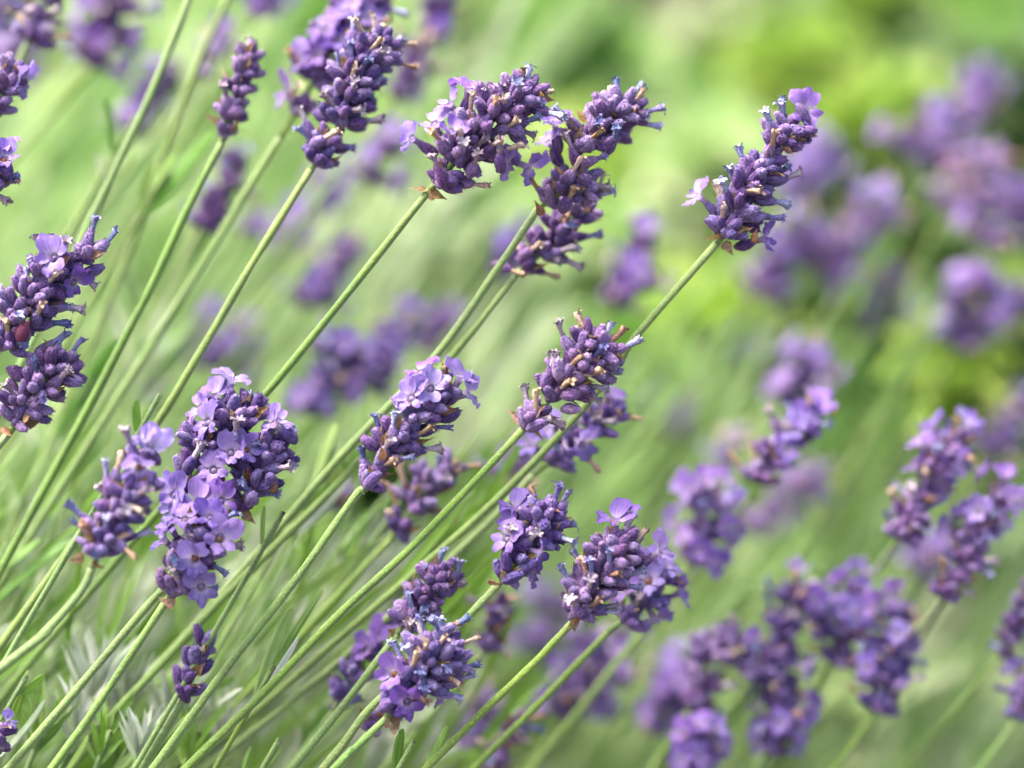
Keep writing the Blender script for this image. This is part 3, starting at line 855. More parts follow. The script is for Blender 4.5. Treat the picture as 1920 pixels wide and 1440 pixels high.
shoot('dark narrow leaf among the silvery tufts', [((195, 1345), (242, 1190), 16), ((255, 1290), (330, 1265), 18), ((215, 1440), (232, 1330), 20, 'dark', 0)], 0.05)
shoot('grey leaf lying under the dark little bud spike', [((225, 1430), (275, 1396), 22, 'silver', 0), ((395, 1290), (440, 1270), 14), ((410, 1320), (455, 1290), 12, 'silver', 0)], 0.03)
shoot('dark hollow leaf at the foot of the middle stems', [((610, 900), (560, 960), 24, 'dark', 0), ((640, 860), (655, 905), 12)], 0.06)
shoot('green leaf beside the dull bud head', [((650, 1060), (690, 960), 24, 'green', 0), ((640, 1000), (660, 950), 16)], 0.09)

def tuft(label, x, y, d, n, ln, w, mat, spread=0.7, lean=0.25, seed=1):
    """A shoot with many narrow leaves fanning out."""
    rr = random.Random(seed); p = px(x, y, d)
    t = (RT * -0.35 + UP * -0.9).normalized()
    path = smooth_path([p - t * ln * mm(d) * 0.6, p] + to_ground(p, t), 4); foot = path[-1].copy(); foot.z = 0
    T = empty('leafy_shoot', foot, label, 'lavender shoot', 'leafy shoots of the clump')
    TW = Matrix.Translation(foot); mb = MB()
    tube(mb, [q - foot for q in path], 0.0007, 0.0011, 5)
    put('stem', mb.mesh('stem', [M['stem']]), T, TW, TW)
    for i in range(n):
        k = ln * mm(d) * rr.uniform(0.6, 1.1)
        a = rr.uniform(0, 6.283)
        dr = (RT * (lean + spread * math.cos(a)) + UP * 1.0 + F * (spread * math.sin(a) * 0.8)).normalized()
        A = p - t * (ln * mm(d) * 0.6 * (i / n))
        b = np.array([npv(A - foot)]); nm = np.array([[rr.uniform(-.8, .8), -1.0, 0.6]])
        V, Fc, rn = leaf_batch(b, np.array([npv(dr)]), nm, np.array([k]), np.array([w * mm(d)]), np.array([rr.random()]), 'narrow', rr.uniform(-.05, .14))
        put('leaf', bulk_mesh('leaf', V, Fc, rn, M[mat]), T, TW, TW)

for i, (x, y, d, n, ln, w, mt, lb) in enumerate([
    (165, 1330, 0.05, 13, 120, 13, 'silver', 'silvery tuft of leaves under the stem of the pale blossom head'),
    (215, 1360, 0.06, 13, 125, 13, 'silver', 'silvery tuft of leaves crossed by two stems at the bottom'),
    (130, 1400, 0.035, 12, 100, 14, 'silver', 'silvery tuft of leaves low in the corner'),
    (75, 1290, 0.07, 9, 110, 13, 'mass', 'grey green tuft of leaves by the left edge'),
    (300, 1400, 0.05, 14, 120, 13, 'silver', 'silvery tuft of leaves under the dark little bud spike'),
    (395, 1420, 0.06, 12, 110, 13, 'silver', 'grey tuft of leaves between two long stems at the bottom'),
    (255, 1430, 0.02, 11, 90, 14, 'silver', 'sharp grey tuft of leaves at the bottom edge'),
    (60, 1420, 0.02, 12, 115, 10, 'leaf', 'sharp green tuft of leaves in the bottom corner'),
    (180, 1440, 0.02, 12, 105, 10, 'leaf', 'short green tuft of leaves at the bottom edge'),
    (345, 1440, 0.03, 12, 105, 10, 'leaf', 'green tuft of leaves below the dark little bud spike'),
    (430, 1340, 0.09, 10, 120, 12, 'mass', 'soft tuft of leaves behind the parting stems'),
    (20, 1080, 0.12, 9, 150, 15, 'mass', 'soft tuft of leaves behind the left stems'),
    (90, 950, 0.14, 10, 170, 15, 'mass', 'soft pale tuft beneath the lower head at the left edge'),
    (60, 1180, 0.10, 9, 130, 14, 'mass', 'soft grey tuft beside the crossing stems'),
    (560, 1420, 0.07, 9, 110, 13, 'mass', 'soft tuft of leaves beneath the parting stems'),
    (240, 760, 0.17, 9, 190, 14, 'mass', 'tall soft tuft behind the blurred front head'),
    (470, 1230, 0.11, 9, 150, 14, 'mass', 'soft tuft of leaves beside the dark little bud spike'),
    (330, 1200, 0.13, 10, 170, 15, 'leaf', 'soft green tuft behind the pale blossom head'),
]):
    if mt == 'silver': d *= 0.8; n += 14
    tuft(lb, x, y, d, n + 6, ln, w * (0.72 if mt == 'silver' else 0.95), mt, seed=i)

# ------------------------------------------------------------------ sharp lavender heads
stalk('plump fat lavender head with lilac flowers on two sides and one blue tube on top', (800, 363), 0.0,
      [(640, 565), (495, 742), (290, 968), (197, 1077), (50, 1250), (-40, 1370)],
      [(822, 338, 52, 12), (855, 300, 72, 18), (885, 262, 80, 22), (925, 225, 82, 24), (965, 200, 72, 20), (985, 180, 52, 10)],
      flowers=[(765, 255, 150, .30, 1.0), (812, 225, 115, .45, 1.05), (848, 238, 80, .4, 0.95), (880, 158, 78, .05, 1.0), (838, 188, 130, .25, .95), (950, 310, -25, .35, 1.05), (997, 318, -30, .3, 1.1)],
      withered=[(997, 122, 72, .05, 'b'), (958, 143, 92, .25, 'b'), (1022, 190, 15, .5, 'b'), (1018, 215, 20, .4, 'b'), (932, 262, 100, .6, 'p'), (1038, 170, 12, .0, 't'), (982, 132, 80, .05, 't'), (880, 178, 95, .45, 't'), (908, 158, 110, .2, 'p'), (940, 160, 95, .1, 'p'), (945, 180, 95, .75, 't'), (975, 225, 25, .7, 't'), (938, 258, 40, .8, 't'), (900, 288, 60, .8, 'p'), (978, 266, 25, .4, 't'), (862, 240, 100, .6, 't'), (872, 265, 75, .8, 'p'), (810, 285, 110, .3, 'p'), (918, 350, -10, .2, 't')],
      d_end=0.055, bracts=[(772, 346, 150, .1), (836, 370, -15, .1), (795, 350, 130, .3)], tip=(1005, 130), pb=.03, pt=.02, pp=.02)

stalk('leaning lavender head in two tiers right behind the plump one', (1010, 390), 0.013,
      [(927, 513), (817, 667), (640, 855), (500, 1018), (263, 1287), (150, 1420)],
      [(1030, 375, 44, 8), (1056, 358, 60, 13), (1090, 350, 52, 10), (1082, 276, 50, 10), (1105, 258, 68, 18), (1140, 240, 75, 18), (1165, 215, 58, 12)],
      flowers=[(1040, 222, 95, .15, 1.0), (1025, 260, 120, .3, .8)],
      withered=[(1157, 145, 92, .0, 'b'), (1208, 178, 38, .0, 't'), (1245, 198, 22, .0, 'b'), (1165, 235, 60, .6, 'b'), (1220, 215, 12, .3, 'b'), (1137, 165, 110, .1, 't'), (1072, 222, 120, .2, 't'), (1158, 362, 5, .0, 'b'), (1135, 330, 55, .2, 't'), (1062, 250, 110, .4, 'p'), (1145, 290, 15, .5, 'b'), (1130, 240, 40, .6, 't'), (1080, 350, 60, .7, 't'), (1140, 345, 20, .3, 'p')],
      d_end=0.045, bracts=[(1008, 375, 100, .3)], tip=(1195, 160), pb=.04, pt=.04, pp=.03)

stalk('dull lavender head hanging just below the two-tier head', (965, 520), 0.03,
      [(850, 665), (640, 900), (430, 1110), (260, 1290)],
      [(985, 495, 42, 8), (1015, 470, 58, 14), (1045, 440, 62, 14), (1080, 405, 55, 12)],
      withered=[(1062, 402, 80, .5, 't'), (1015, 452, 40, .7, 't'), (1130, 440, 5, .0, 'b'), (985, 515, -20, .4, 't'), (1055, 490, -30, .3, 'p'), (1080, 460, 20, .4, 'p')], tip=(1100, 380), pb=.08, pt=.14)

stalk('tall airy lavender head with a two-lobed lilac flower at its tip', (1345, 455), 0.008,
      [(1195, 628), (1155, 690), (1063, 800), (907, 960), (640, 1193), (510, 1308), (370, 1425)],
      [(1360, 436, 54, 14), (1382, 402, 64, 15), (1395, 365, 66, 15), (1420, 332, 60, 14), (1440, 300, 42, 7), (1458, 268, 54, 12), (1480, 252, 54, 12)],
      flowers=[(1303, 362, 140, .15, 1.0), (1512, 205, 40, .72, 1.2), (1440, 446, 15, .25, .95)],
      withered=[(1384, 268, 105, .0, 'b'), (1366, 312, 110, .2, 'b'), (1465, 188, 95, .3, 'b'), (1475, 182, 80, .1, 'b'), (1508, 326, 12, .1, 'p'), (1482, 312, 30, .6, 'b'), (1480, 382, -10, .2, 'b'), (1345, 340, 100, .1, 't'), (1358, 385, 80, .7, 't'), (1530, 258, -60, .0, 'b'), (1425, 352, 10, .7, 't'), (1350, 335, 100, .1, 'p')],
      d_end=0.04, bracts=[(1322, 442, 170, .2), (1374, 480, -60, .1), (1425, 428, 60, .3), (1495, 285, -15, .4)], tip=(1505, 190), pb=.03, pt=.03, pp=.02)

stalk('slender lavender head with big bare calyces below and lilac flowers on top', (682, 920), -0.002,
      [(665, 932), (560, 1080), (420, 1260), (285, 1445)],
      [(690, 905, 42, 3), (722, 850, 58, 8), (752, 822, 60, 12), (775, 785, 60, 14), (805, 765, 55, 10), (830, 735, 40, 5)],
      flowers=[(785, 690, 115, .2, 1.1), (768, 742, 125, .65, 1.1), (808, 725, 70, .75, 1.1), (868, 700, 60, .05, 1.15), (885, 735, 20, .15, 1.1)],
      withered=[(673, 832, 105, .0, 'b'), (706, 772, 98, .1, 'b'), (736, 768, 92, .3, 'b'), (730, 815, 70, .5, 'p'), (848, 795, 12, .2, 'b'), (782, 855, 10, .3, 'b'), (808, 805, 22, .6, 't'), (742, 862, 25, .7, 't'), (828, 838, 8, .0, 'p'), (832, 688, 85, .1, 't')],
      buds=[(680, 872, 98, .1), (712, 886, 48, .3), (845, 700, 65, .3), (862, 770, 25, .3)], bracts=[(755, 862, 20, .6), (742, 895, -15, .2), (712, 835, 110, .3)], tip=(865, 690), pb=.02, pt=.02, pp=.02)

stalk('withered lavender head of bare calyces with bleached tubes and no open flower', (986, 800), -0.003,
      [(900, 892), (770, 1028), (640, 1148), (495, 1298), (350, 1440)],
      [(1000, 785, 45, 7), (1035, 745, 55, 9), (1068, 720, 68, 16), (1090, 690, 72, 18), (1118, 662, 58, 12), (1100, 648, 55, 10)],
      withered=[(1088, 592, 108, .0, 't'), (1080, 608, 100, .1, 't'), (1152, 598, 62, .0, 'b'), (1168, 622, 40, .1, 't'), (1203, 638, 22, .0, 'b'), (1168, 706, -20, .1, 'b'), (1030, 660, 110, .0, 'p'), (1040, 655, 80, .1, 'p'), (1124, 643, 70, .5, 'b'), (1090, 663, 50, .5, 't'), (980, 720, 105, .0, 'p'), (1006, 742, 90, .6, 't'), (1038, 782, 10, .5, 'p'), (1122, 697, 15, .6, 't'), (1140, 730, -10, .2, 'p'), (1135, 755, -20, .2, 'p'), (1065, 710, 60, .8, 't')],
      buds=[(975, 765, 105, .2), (1025, 790, 25, .4), (1022, 700, 95, .3), (1045, 672, 95, .3), (1095, 622, 90, .2), (1085, 740, 5, .7), (1085, 768, 0, .7)], bracts=[(952, 772, 150, .0), (1025, 822, -25, .2)], tip=(1150, 610), tint=(1.12, 1.05, .98, 1), pb=.0, pt=.0, pp=.03)

stalk('drooping blurred lavender head with lilac flowers under the withered head', (1000, 890), 0.036,
      [(923, 973), (800, 1090), (640, 1238), (430, 1407)],
      [(1035, 862, 55, 9), (1070, 830, 58, 10), (1110, 800, 55, 9), (1140, 775, 42, 6)],
      flowers=[(1095, 835, -30, .6, 1.15), (1022, 800, 130, .4, 1.15), (1148, 735, 60, .2, 1.0), (1060, 850, -90, .3, 1.0), (990, 830, 140, .5, 1.0)],
      withered=[(1168, 752, 20, .1, 'b'), (1155, 790, 0, .2, 'p')], tip=(1150, 760))

stalk('small lavender head with a white-throated flower on its side, above the bud cluster', (935, 1096), 0.0,
      [(880, 1153), (800, 1237), (700, 1322), (640, 1400), (590, 1460)],
      [(948, 1078, 40, 5), (972, 1050, 52, 9), (992, 1012, 62, 14), (1012, 985, 64, 16), (1030, 972, 50, 9)],
      flowers=[(945, 1008, 150, .6, 1.1), (962, 945, 105, .2, 1.1), (1018, 1038, -15, .25, .95), (1002, 1078, -5, .2, .9), (950, 975, 140, .3, .8)],
      withered=[(1060, 915, 80, .0, 'b'), (1080, 975, 28, .1, 'b'), (1000, 920, 105, .1, 't'), (1012, 1003, 30, .8, 'p'), (955, 985, 100, .7, 'p')],
      buds=[(947, 1035, 95, .4), (980, 1075, 25, .3), (1008, 1050, 30, .4)], bracts=[(940, 1065, 110, .4), (940, 1105, -40, .3)], tip=(1055, 930), pb=.02, pt=.02, pp=.02)

stalk('broad two-lobed lavender head with many orange-throated lilac flowers', (410, 975), 0.005,
      [(330, 1080), (280, 1132), (140, 1298), (15, 1442)],
      [(445, 950, 40, 6), (475, 915, 62, 14), (485, 880, 72, 16), (500, 852, 62, 12), (400, 850, 70, 12), (380, 830, 62, 10), (430, 800, 72, 16), (465, 785, 60, 12), (440, 762, 45, 8)],
      flowers=[(368, 762, 150, .35, 1.2), (382, 790, 165, .5, 1.2), (400, 735, 110, .25, 1.1), (437, 705, 75, .02, 1.1), (525, 782, 60, .05, 1.2), (505, 790, 140, .3, 1.0), (432, 845, 85, .85, 1.1), (398, 878, 110, .88, 1.1), (468, 842, 20, .6, .9), (382, 902, 130, .8, 1.05)],
      withered=[(472, 733, 55, .1, 'b'), (498, 758, 45, .05, 'p'), (442, 783, 90, .5, 'p'), (557, 798, 55, .1, 'b'), (550, 872, 15, .3, 'b'), (478, 822, 60, .5, 'b'), (350, 808, 108, .0, 'p'), (378, 832, 60, .4, 'p'), (528, 928, -5, .3, 'b'), (355, 888, 60, .7, 't'), (450, 900, 120, .7, 'b')],
      buds=[(330, 855, 105, .3), (345, 840, 95, .2), (560, 860, 20, .2), (505, 890, 100, .8), (475, 925, 60, .8)], bracts=[(478, 980, -40, .1), (520, 900, 60, .4)], tip=(475, 715), pb=.03, pt=.01, pp=.03)

stalk('pale blossom lavender head covered in open lilac flowers in front of the two-lobed head', (310, 1130), -0.007,
      [(210, 1282), (150, 1370), (95, 1445)],
      [(325, 1105, 42, 7), (345, 1075, 58, 11), (368, 1045, 62, 11), (388, 1005, 60, 11), (362, 985, 52, 8)],
      flowers=[(415, 1008, 30, .85, 1.2), (362, 1052, 240, .85, 1.15), (378, 1105, -70, .82, 1.15), (300, 1008, 140, .15, 1.05), (315, 982, 120, .25, 1.05), (325, 925, 110, .8, 1.2), (372, 938, 85, .6, 1.2), (420, 935, 40, .5, 1.05), (345, 968, 100, .5, 1.0), (395, 965, 75, .55, 1.0), (320, 950, 140, .6, 1.05)],
      withered=[(452, 1028, -5, .3, 'p'), (410, 1108, -5, .1, 'b'), (430, 1070, -15, .3, 'b'), (350, 1000, 95, .6, 'p'), (458, 985, 10, .2, 't'), (320, 1065, 120, .6, 'p')],
      buds=[(300, 1065, 105, .2), (322, 1030, 95, .4), (340, 1015, 100, .5)], bracts=[(292, 1128, 190, .2), (300, 1122, 150, .4)], tip=(400, 930), pb=.02, pt=.0, pp=.02)

stalk('soft front lavender head with blue tubes on its left and two lilac flowers', (172, 1066), -0.024,
      [(150, 1112), (70, 1200), (-10, 1262)],
      [(185, 1035, 52, 9), (200, 1010, 60, 12), (220, 970, 58, 12), (240, 940, 58, 11), (262, 915, 48, 8)],
      flowers=[(258, 882, 260, .72, 1.15), (285, 830, 60, .45, 1.15), (265, 820, 120, .3, .8)],
      withered=[(195, 862, 100, .0, 'b'), (130, 940, 130, .0, 'b'), (128, 975, 150, .1, 'b'), (238, 802, 100, .2, 'p'), (226, 848, 75, .1, 't'), (196, 962, 90, .6, 'b'), (175, 1040, 250, .85, 'b'), (288, 1000, 8, .0, 'b'), (165, 985, 100, .8, 't'), (268, 955, -15, .5, 't'), (190, 905, 110, .3, 'p')],
      bracts=[(125, 1050, 185, .1), (195, 1075, -50, .3)], tip=(300, 830), pb=.04, pt=.02, pp=.03)

stalk('bristly lavender head with many blue and brown tubes sticking out at the bottom', (725, 1347), -0.006,
      [(640, 1428), (600, 1470)],
      [(735, 1328, 40, 3), (752, 1305, 45, 3), (778, 1275, 62, 14), (800, 1245, 74, 20), (825, 1228, 62, 14), (845, 1250, 52, 9)],
      flowers=[(732, 1262, 160, .6, 1.15), (765, 1320, -60, .85, 1.1), (828, 1312, -45, -.2, .7)],
      withered=[(738, 1203, 112, .0, 'b'), (827, 1155, 88, .05, 'b'), (786, 1162, 100, .1, 'p'), (792, 1155, 95, .1, 'b'), (832, 1198, 48, .5, 't'), (862, 1165, 32, .05, 't'), (882, 1158, 28, .05, 'b'), (895, 1192, 30, .0, 't'), (903, 1240, 22, .1, 'b'), (897, 1265, 15, .1, 'b'), (847, 1254, 30, .65, 'b'), (795, 1255, 80, .7, 'b'), (803, 1292, 60, .75, 'b'), (868, 1283, -25, .3, 't'), (870, 1310, -18, .05, 'b'), (788, 1228, 55, .5, 't'), (768, 1210, 100, .3, 'b'), (800, 1310, -20, .6, 't')],
      buds=[(722, 1290, 88, .1), (738, 1310, 40, .5), (800, 1185, 100, .2), (850, 1205, 55, .4)], bracts=[(742, 1385, -80, .2), (720, 1335, 110, .2), (748, 1368, -70, .1)], tip=(870, 1165), pb=.02, pt=.01, pp=.0)

stalk('round lavender head with blue tubes on both sides and a cup-shaped lilac flower on top', (1072, 1168), -0.004,
      [(1000, 1245), (900, 1340), (795, 1445)],
      [(1082, 1145, 48, 10), (1100, 1118, 66, 16), (1122, 1080, 70, 18), (1142, 1050, 68, 16), (1165, 1025, 52, 9)],
      flowers=[(1150, 968, 100, .2, 1.25), (1245, 1030, 35, .3, 1.05)],
      withered=[(1070, 1028, 122, .0, 'b'), (1043, 1062, 135, .05, 'b'), (1110, 1043, 90, .3, 'b'), (1145, 1030, 88, .6, 'b'), (1208, 1068, 22, .4, 'b'), (1208, 1104, -10, .1, 'b'), (1168, 1152, -8, .1, 'b'), (1165, 1135, 10, .3, 'p'), (1116, 1085, 60, .7, 'p'), (1070, 1115, 110, .75, 'p'), (1210, 990, 58, .0, 't'), (1182, 962, 75, .05, 'p'), (1126, 1130, 25, .8, 't'), (1160, 1076, 10, .8, 't'), (1095, 1050, 100, .4, 't')],
      bracts=[(1078, 1190, -85, .2), (1060, 1172, 200, .1)], tip=(1185, 955), pb=.0, pt=.0, pp=.02)

stalk('soft lavender head with fresh lilac flowers behind the round one', (1140, 1185), 0.032,
      [(1020, 1310), (885, 1445)],
      [(1172, 1160, 52, 9), (1208, 1122, 60, 12), (1240, 1088, 55, 10)],
      flowers=[(1215, 1085, 100, .7, 1.25), (1190, 1060, 110, .5, 1.1), (1282, 1110, 20, .05, 1.1), (1228, 1165, -65, .2, 1.1), (1250, 1055, 60, .3, 1.2), (1170, 1100, 130, .5, 1.1)], tip=(1270, 1050), pt=.03, pb=.03)

stalk('dark little spike of closed purple buds near the bottom', (345, 1308), 0.012,
      [(310, 1370), (262, 1448)],
      [(350, 1292, 30, 1), (362, 1262, 30, 1), (375, 1222, 30, 1)],
      buds=[(368, 1170, 100, .15), (402, 1182, 62, .2), (348, 1212, 102, .2), (364, 1212, 88, .5), (398, 1240, 38, .35), (330, 1248, 98, .2), (348, 1250, 90, .5), (386, 1286, 25, .4), (392, 1215, 55, .1), (332, 1285, 120, .4), (360, 1262, 60, .8)], tip=(385, 1185), pb=0, pt=0, pp=0, s=0.98, bracts=[(318, 1300, 170, .2), (395, 1220, 30, .3)])

stalk('dense lavender head with one reddish calyx and a flat lilac flower at the left edge', (-15, 668), 0.0,
      [(-120, 800), (-260, 960)],
      [(5, 645, 55, 12), (25, 595, 72, 16), (58, 565, 74, 20), (82, 532, 66, 16), (108, 502, 52, 10), (160, 478, 42, 4)],
      flowers=[(97, 480, 130, .85, 1.25), (142, 532, -25, .5, 1.0)],
      withered=[(182, 402, 72, .0, 'b'), (225, 432, 42, .0, 'b'), (68, 438, 112, .0, 'p'), (92, 440, 95, .1, 'p'), (126, 440, 68, .0, 'p'), (42, 498, 108, .2, 'b'), (5, 542, 110, .3, 'b'), (132, 572, 18, .3, 'b'), (128, 600, 10, .2, 'b'), (55, 645, -8, .3, 'b'), (32, 582, 100, .6, 'b'), (8, 600, 100, .7, 't'), (75, 572, 60, .8, 't'), (158, 575, 0, .0, 'p'), (110, 510, 40, .5, 't')],
      buds=[(165, 440, 80, .2), (200, 452, 35, .2), (195, 500, 15, .2)], red=[(50, 605, 60, .5)], tip=(190, 430), pb=.02, pt=.01, pp=.02)

stalk('flowerless lavender head of plump dark calyces below the reddish one at the left edge', (15, 814), 0.0,
      [(-70, 920), (-200, 1080)],
      [(32, 792, 48, 9), (42, 762, 68, 16), (70, 732, 74, 20), (95, 702, 70, 18), (110, 682, 48, 10)],
      withered=[(116, 618, 78, .0, 'b'), (128, 626, 30, .1, 'b'), (152, 632, 62, .0, 'b'), (65, 668, 92, .4, 'b'), (132, 690, 40, .5, 'p'), (85, 745, 35, .8, 'b'), (10, 712, 118, .3, 'p')],
      bracts=[(55, 795, -50, .7), (20, 825, -60, .3)], tip=(135, 640), pb=.0, pt=.0, pp=.0)

stalk('lavender head cut off by the left edge with a pale flower pointing right', (-30, 235), 0.018, [(-120, 360), (-240, 520)],
      [(-10, 205, 48, 9), (8, 168, 50, 12), (18, 140, 42, 8)], flowers=[(45, 155, -15, .2, 1.1)], tip=(30, 110), pb=0, pt=0, pp=0)
stalk('lavender head mostly outside the left edge with a bright blue tube', (-50, 385), 0.0, [(-140, 520), (-260, 680)],
      [(-30, 345, 50, 9), (-15, 315, 45, 8)], flowers=[(8, 292, 80, .5, 1.1), (2, 270, 100, .2, 1.0)], withered=[(40, 328, 10, .1, 'b'), (15, 382, -40, .1, 'p'), (30, 335, 20, .4, 'b')], tip=(15, 280), pb=0)

stalk('lavender head bristling with blue tubes beneath the blurred lilac head at the top', (583, 318), 0.021,
      [(470, 500), (375, 662), (290, 800), (180, 960)],
      [(595, 300, 46, 10), (612, 278, 50, 7), (638, 232, 64, 12), (650, 192, 65, 15), (666, 158, 74, 18), (688, 120, 70, 16), (705, 98, 58, 10)],
      withered=[(660, 28, 92, .0, 'b'), (757, 65, 38, .0, 'b'), (702, 28, 92, .0, 't'), (722, 48, 32, .1, 't'), (655, 78, 100, .4, 'b'), (628, 102, 108, .1, 'b'), (692, 102, 60, .6, 'b'), (670, 122, 60, .7, 't'), (740, 90, 28, .2, 'b'), (722, 145, 10, .2, 'b'), (706, 180, -10, .1, 'b'), (688, 205, 0, .5, 'p'), (562, 198, 110, .1, 'p'), (565, 235, 118, .3, 'b'), (672, 275, -5, .1, 'b'), (630, 245, 30, .6, 't'), (612, 175, 120, .2, 'p'), (715, 75, 40, .4, 't')], tip=(740, 50), pb=.05, pt=.03, pp=.03)

stalk('loose lavender head of bare dark calyces on a thin stem near the top', (416, 268), 0.032,
      [(350, 395), (280, 545), (200, 700)],
      [(420, 248, 40, 6), (430, 215, 46, 9), (445, 172, 50, 11), (455, 138, 46, 10), (468, 108, 36, 7)], tip=(480, 85), pb=0, pt=.02, pp=.02)

stalk('small bud cluster with two blue tubes, just above the bristly head', (745, 1190), 0.014,
      [(640, 1328), (545, 1445)],
      [(760, 1165, 48, 8), (788, 1132, 60, 14), (815, 1098, 58, 14), (830, 1080, 42, 7)],
      withered=[(827, 1030, 85, .0, 'b'), (866, 1050, 70, .0, 'b'), (798, 1055, 100, .1, 'b'), (872, 1100, -10, .1, 'p'), (762, 1112, 110, .3, 'b'), (790, 1140, 80, .8, 'b'), (765, 1165, 90, .6, 'p')], tip=(850, 1055), pb=.02, pt=.0, pp=.03, bracts=[(720, 1180, 160, .2)])

stalk('blurred lavender head with two lilac flowers peeping out beside the bristly head', (625, 1335), 0.034,
      [(560, 1420), (500, 1500)],
      [(640, 1305, 45, 8), (660, 1270, 50, 9), (690, 1230, 45, 8)], flowers=[(695, 1195, 110, .4, 1.25), (720, 1175, 70, .3, 1.0), (680, 1215, 150, .5, 1.0)], withered=[(680, 1310, 20, .3, 'b')], tip=(720, 1180), pb=.06, pt=0)
stalk('dull brownish bud head behind the long stem in the middle', (733, 1010), 0.05,
      [(640, 1110), (520, 1240)],
      [(745, 990, 48, 7), (775, 950, 58, 12), (805, 915, 62, 13), (835, 885, 48, 8)], withered=[(820, 850, 90, 0, 'b'), (855, 865, 50, 0, 't'), (730, 960, 120, .2, 't'), (782, 915, 100, .6, 't')], tip=(855, 855), pb=.05, pt=.14)
stalk('tiny pinkish lavender tip in the bottom corner', (-10, 1420), 0.0, [(-60, 1500)],
      [(0, 1395, 32, 5), (10, 1370, 26, 4)], flowers=[(20, 1350, 40, .3, .6)], tip=(20, 1345), pb=0, pt=.1)
stalk('dark pair of buds tucked under the bristly head', (690, 1375), 0.02, [(640, 1440), (600, 1500)],
      [(695, 1360, 26, 3), (700, 1345, 24, 2)], tip=(708, 1330), pb=0, pt=0)

# ------------------------------------------------------------------ soft heads behind
stalk('blurred lilac-flowered head directly behind the one bristling with blue tubes', (525, 258), 0.06,
      [(450, 380), (340, 560)],
      [(555, 210, 48, 8), (590, 150, 66, 14), (618, 100, 74, 17), (650, 50, 74, 17), (685, 5, 66, 13)],
      flowers=[(562, 105, 150, .4, 1.2), (605, 50, 120, .5, 1.3), (632, 70, 100, .5, 1.2), (532, 172, 160, .3, 1.2), (690, 30, 60, .3, 1.3), (590, 100, 130, .6, 1.1), (650, 15, 100, .4, 1.2)], tip=(700, -20), pb=.02, pt=.05)
soft('dark blurred spike hanging below the loose bare head', (378, 428), (452, 290), 42, 0.13, 0)
soft('blurred dark spike at the upper left corner beside a big lilac blur', (52, 78), (105, -30), 46, 0.070, 1, stem=[(20, 150), (-60, 290)])
soft('big lilac blur of a flowering head at the upper left', (170, 130), (230, -10), 77, 0.16, 9)
soft('blurred lilac head cut by the upper left corner', (-10, 60), (30, -40), 45, 0.12, 4)
soft('blurred dark head at the top edge behind the blue-tubed one', (745, 180), (840, -15), 38, 0.16, 3)
soft('blurred lilac ball of flowers left of the plump head', (695, 350), (735, 245), 61, 0.19, 6)
soft('soft dull purple spike between two slanting stems at the upper left', (245, 255), (320, 125), 47, 0.21, 1)
soft('thin blurred purple streak left of the loose bare head', (385, 135), (430, 40), 24, 0.15, 1)
soft('blurred purple tip touching the top edge', (478, 30), (505, -45), 40, 0.18, 2)
soft('pair of blurred lilac blobs behind the long middle stem', (570, 580), (668, 450), 54, 0.22, 4)
soft('large blurred violet head left of the slender flowering one', (590, 790), (650, 630), 73, 0.15, 6)
soft('large blurred lilac head touching the violet one', (680, 730), (765, 590), 56, 0.18, 7)
soft('blurred violet head behind the slanting middle stem', (795, 660), (850, 565), 44, 0.26, 3)
soft('blurred two-flowered head alone below the twin heads', (1155, 578), (1215, 430), 56, 0.17, 6)
soft('blurred purple head low behind the tall airy one', (1415, 555), (1520, 420), 59, 0.25, 3)
soft('blurred lilac spike reaching up beyond the tall airy head', (1525, 510), (1670, 370), 51, 0.26, 6)
soft('soft lilac blob right beside the tall airy head', (1470, 380), (1555, 280), 46, 0.27, 5)
soft('big blurred lilac head in the upper right', (1720, 310), (1790, 190), 73, 0.29, 7)
soft('blurred pale lilac tip of the upper right group', (1810, 235), (1860, 140), 51, 0.33, 5)
soft('blurred dull brownish head in the upper right group', (1775, 405), (1865, 270), 73, 0.26, 2, pt=.25)
soft('bright lilac blurred head at the right edge of the upper group', (1845, 465), (1910, 335), 70, 0.25, 9)
soft('dull mauve blurred spike below the upper right group', (1630, 620), (1700, 500), 38, 0.28, 0, pt=.25)
soft('bright lilac blurred head above the lime green plant', (1785, 660), (1850, 510), 75, 0.25, 9)
soft('dark blurred head cut by the right edge above the lime plant', (1895, 640), (1935, 520), 42, 0.3, 1)
soft('blurred lilac head above the bluish-bottomed spike', (1480, 765), (1530, 660), 56, 0.2, 6)
stalk('soft spike with dark bluish bottom and bright lilac top', (1410, 930), 0.075,
      [(1310, 1060), (1170, 1240)],
      [(1420, 900, 48, 10), (1440, 862, 54, 14), (1470, 825, 48, 11), (1505, 790, 40, 9), (1530, 765, 34, 6)],
      flowers=[(1540, 750, 70, .3, 1.2), (1510, 785, 110, .6, 1.2), (1485, 800, 120, .6, 1.1), (1525, 790, 20, .5, 1.1), (1475, 840, 60, .7, 1.0)], d_end=0.24, tip=(1550, 745), pb=.16, pt=.1)
soft('dull lilac blur trailing below the bluish-bottomed spike', (1400, 995), (1555, 870), 42, 0.22, 4)
soft('bright lilac head full of open flowers right of the cup-flowered one', (1295, 1060), (1335, 915), 62, 0.098, 13, pb=.03, pt=.03, stem=[(1230, 1150), (1120, 1290)])
soft('soft dark spike topped with lilac flowers near the right edge', (1685, 1012), (1805, 800), 48, 0.07, 8, pb=.12, topf=True, stem=[(1610, 1120), (1500, 1290)], d_end=0.2)
soft('soft dark spike with bluish specks at the right edge', (1770, 1122), (1885, 915), 46, 0.07, 7, pb=.15, topf=True, stem=[(1720, 1200), (1640, 1340)], d_end=0.2)
soft('blurred lilac head tucked behind the speckled spike', (1725, 1075), (1755, 1005), 30, 0.2, 5)
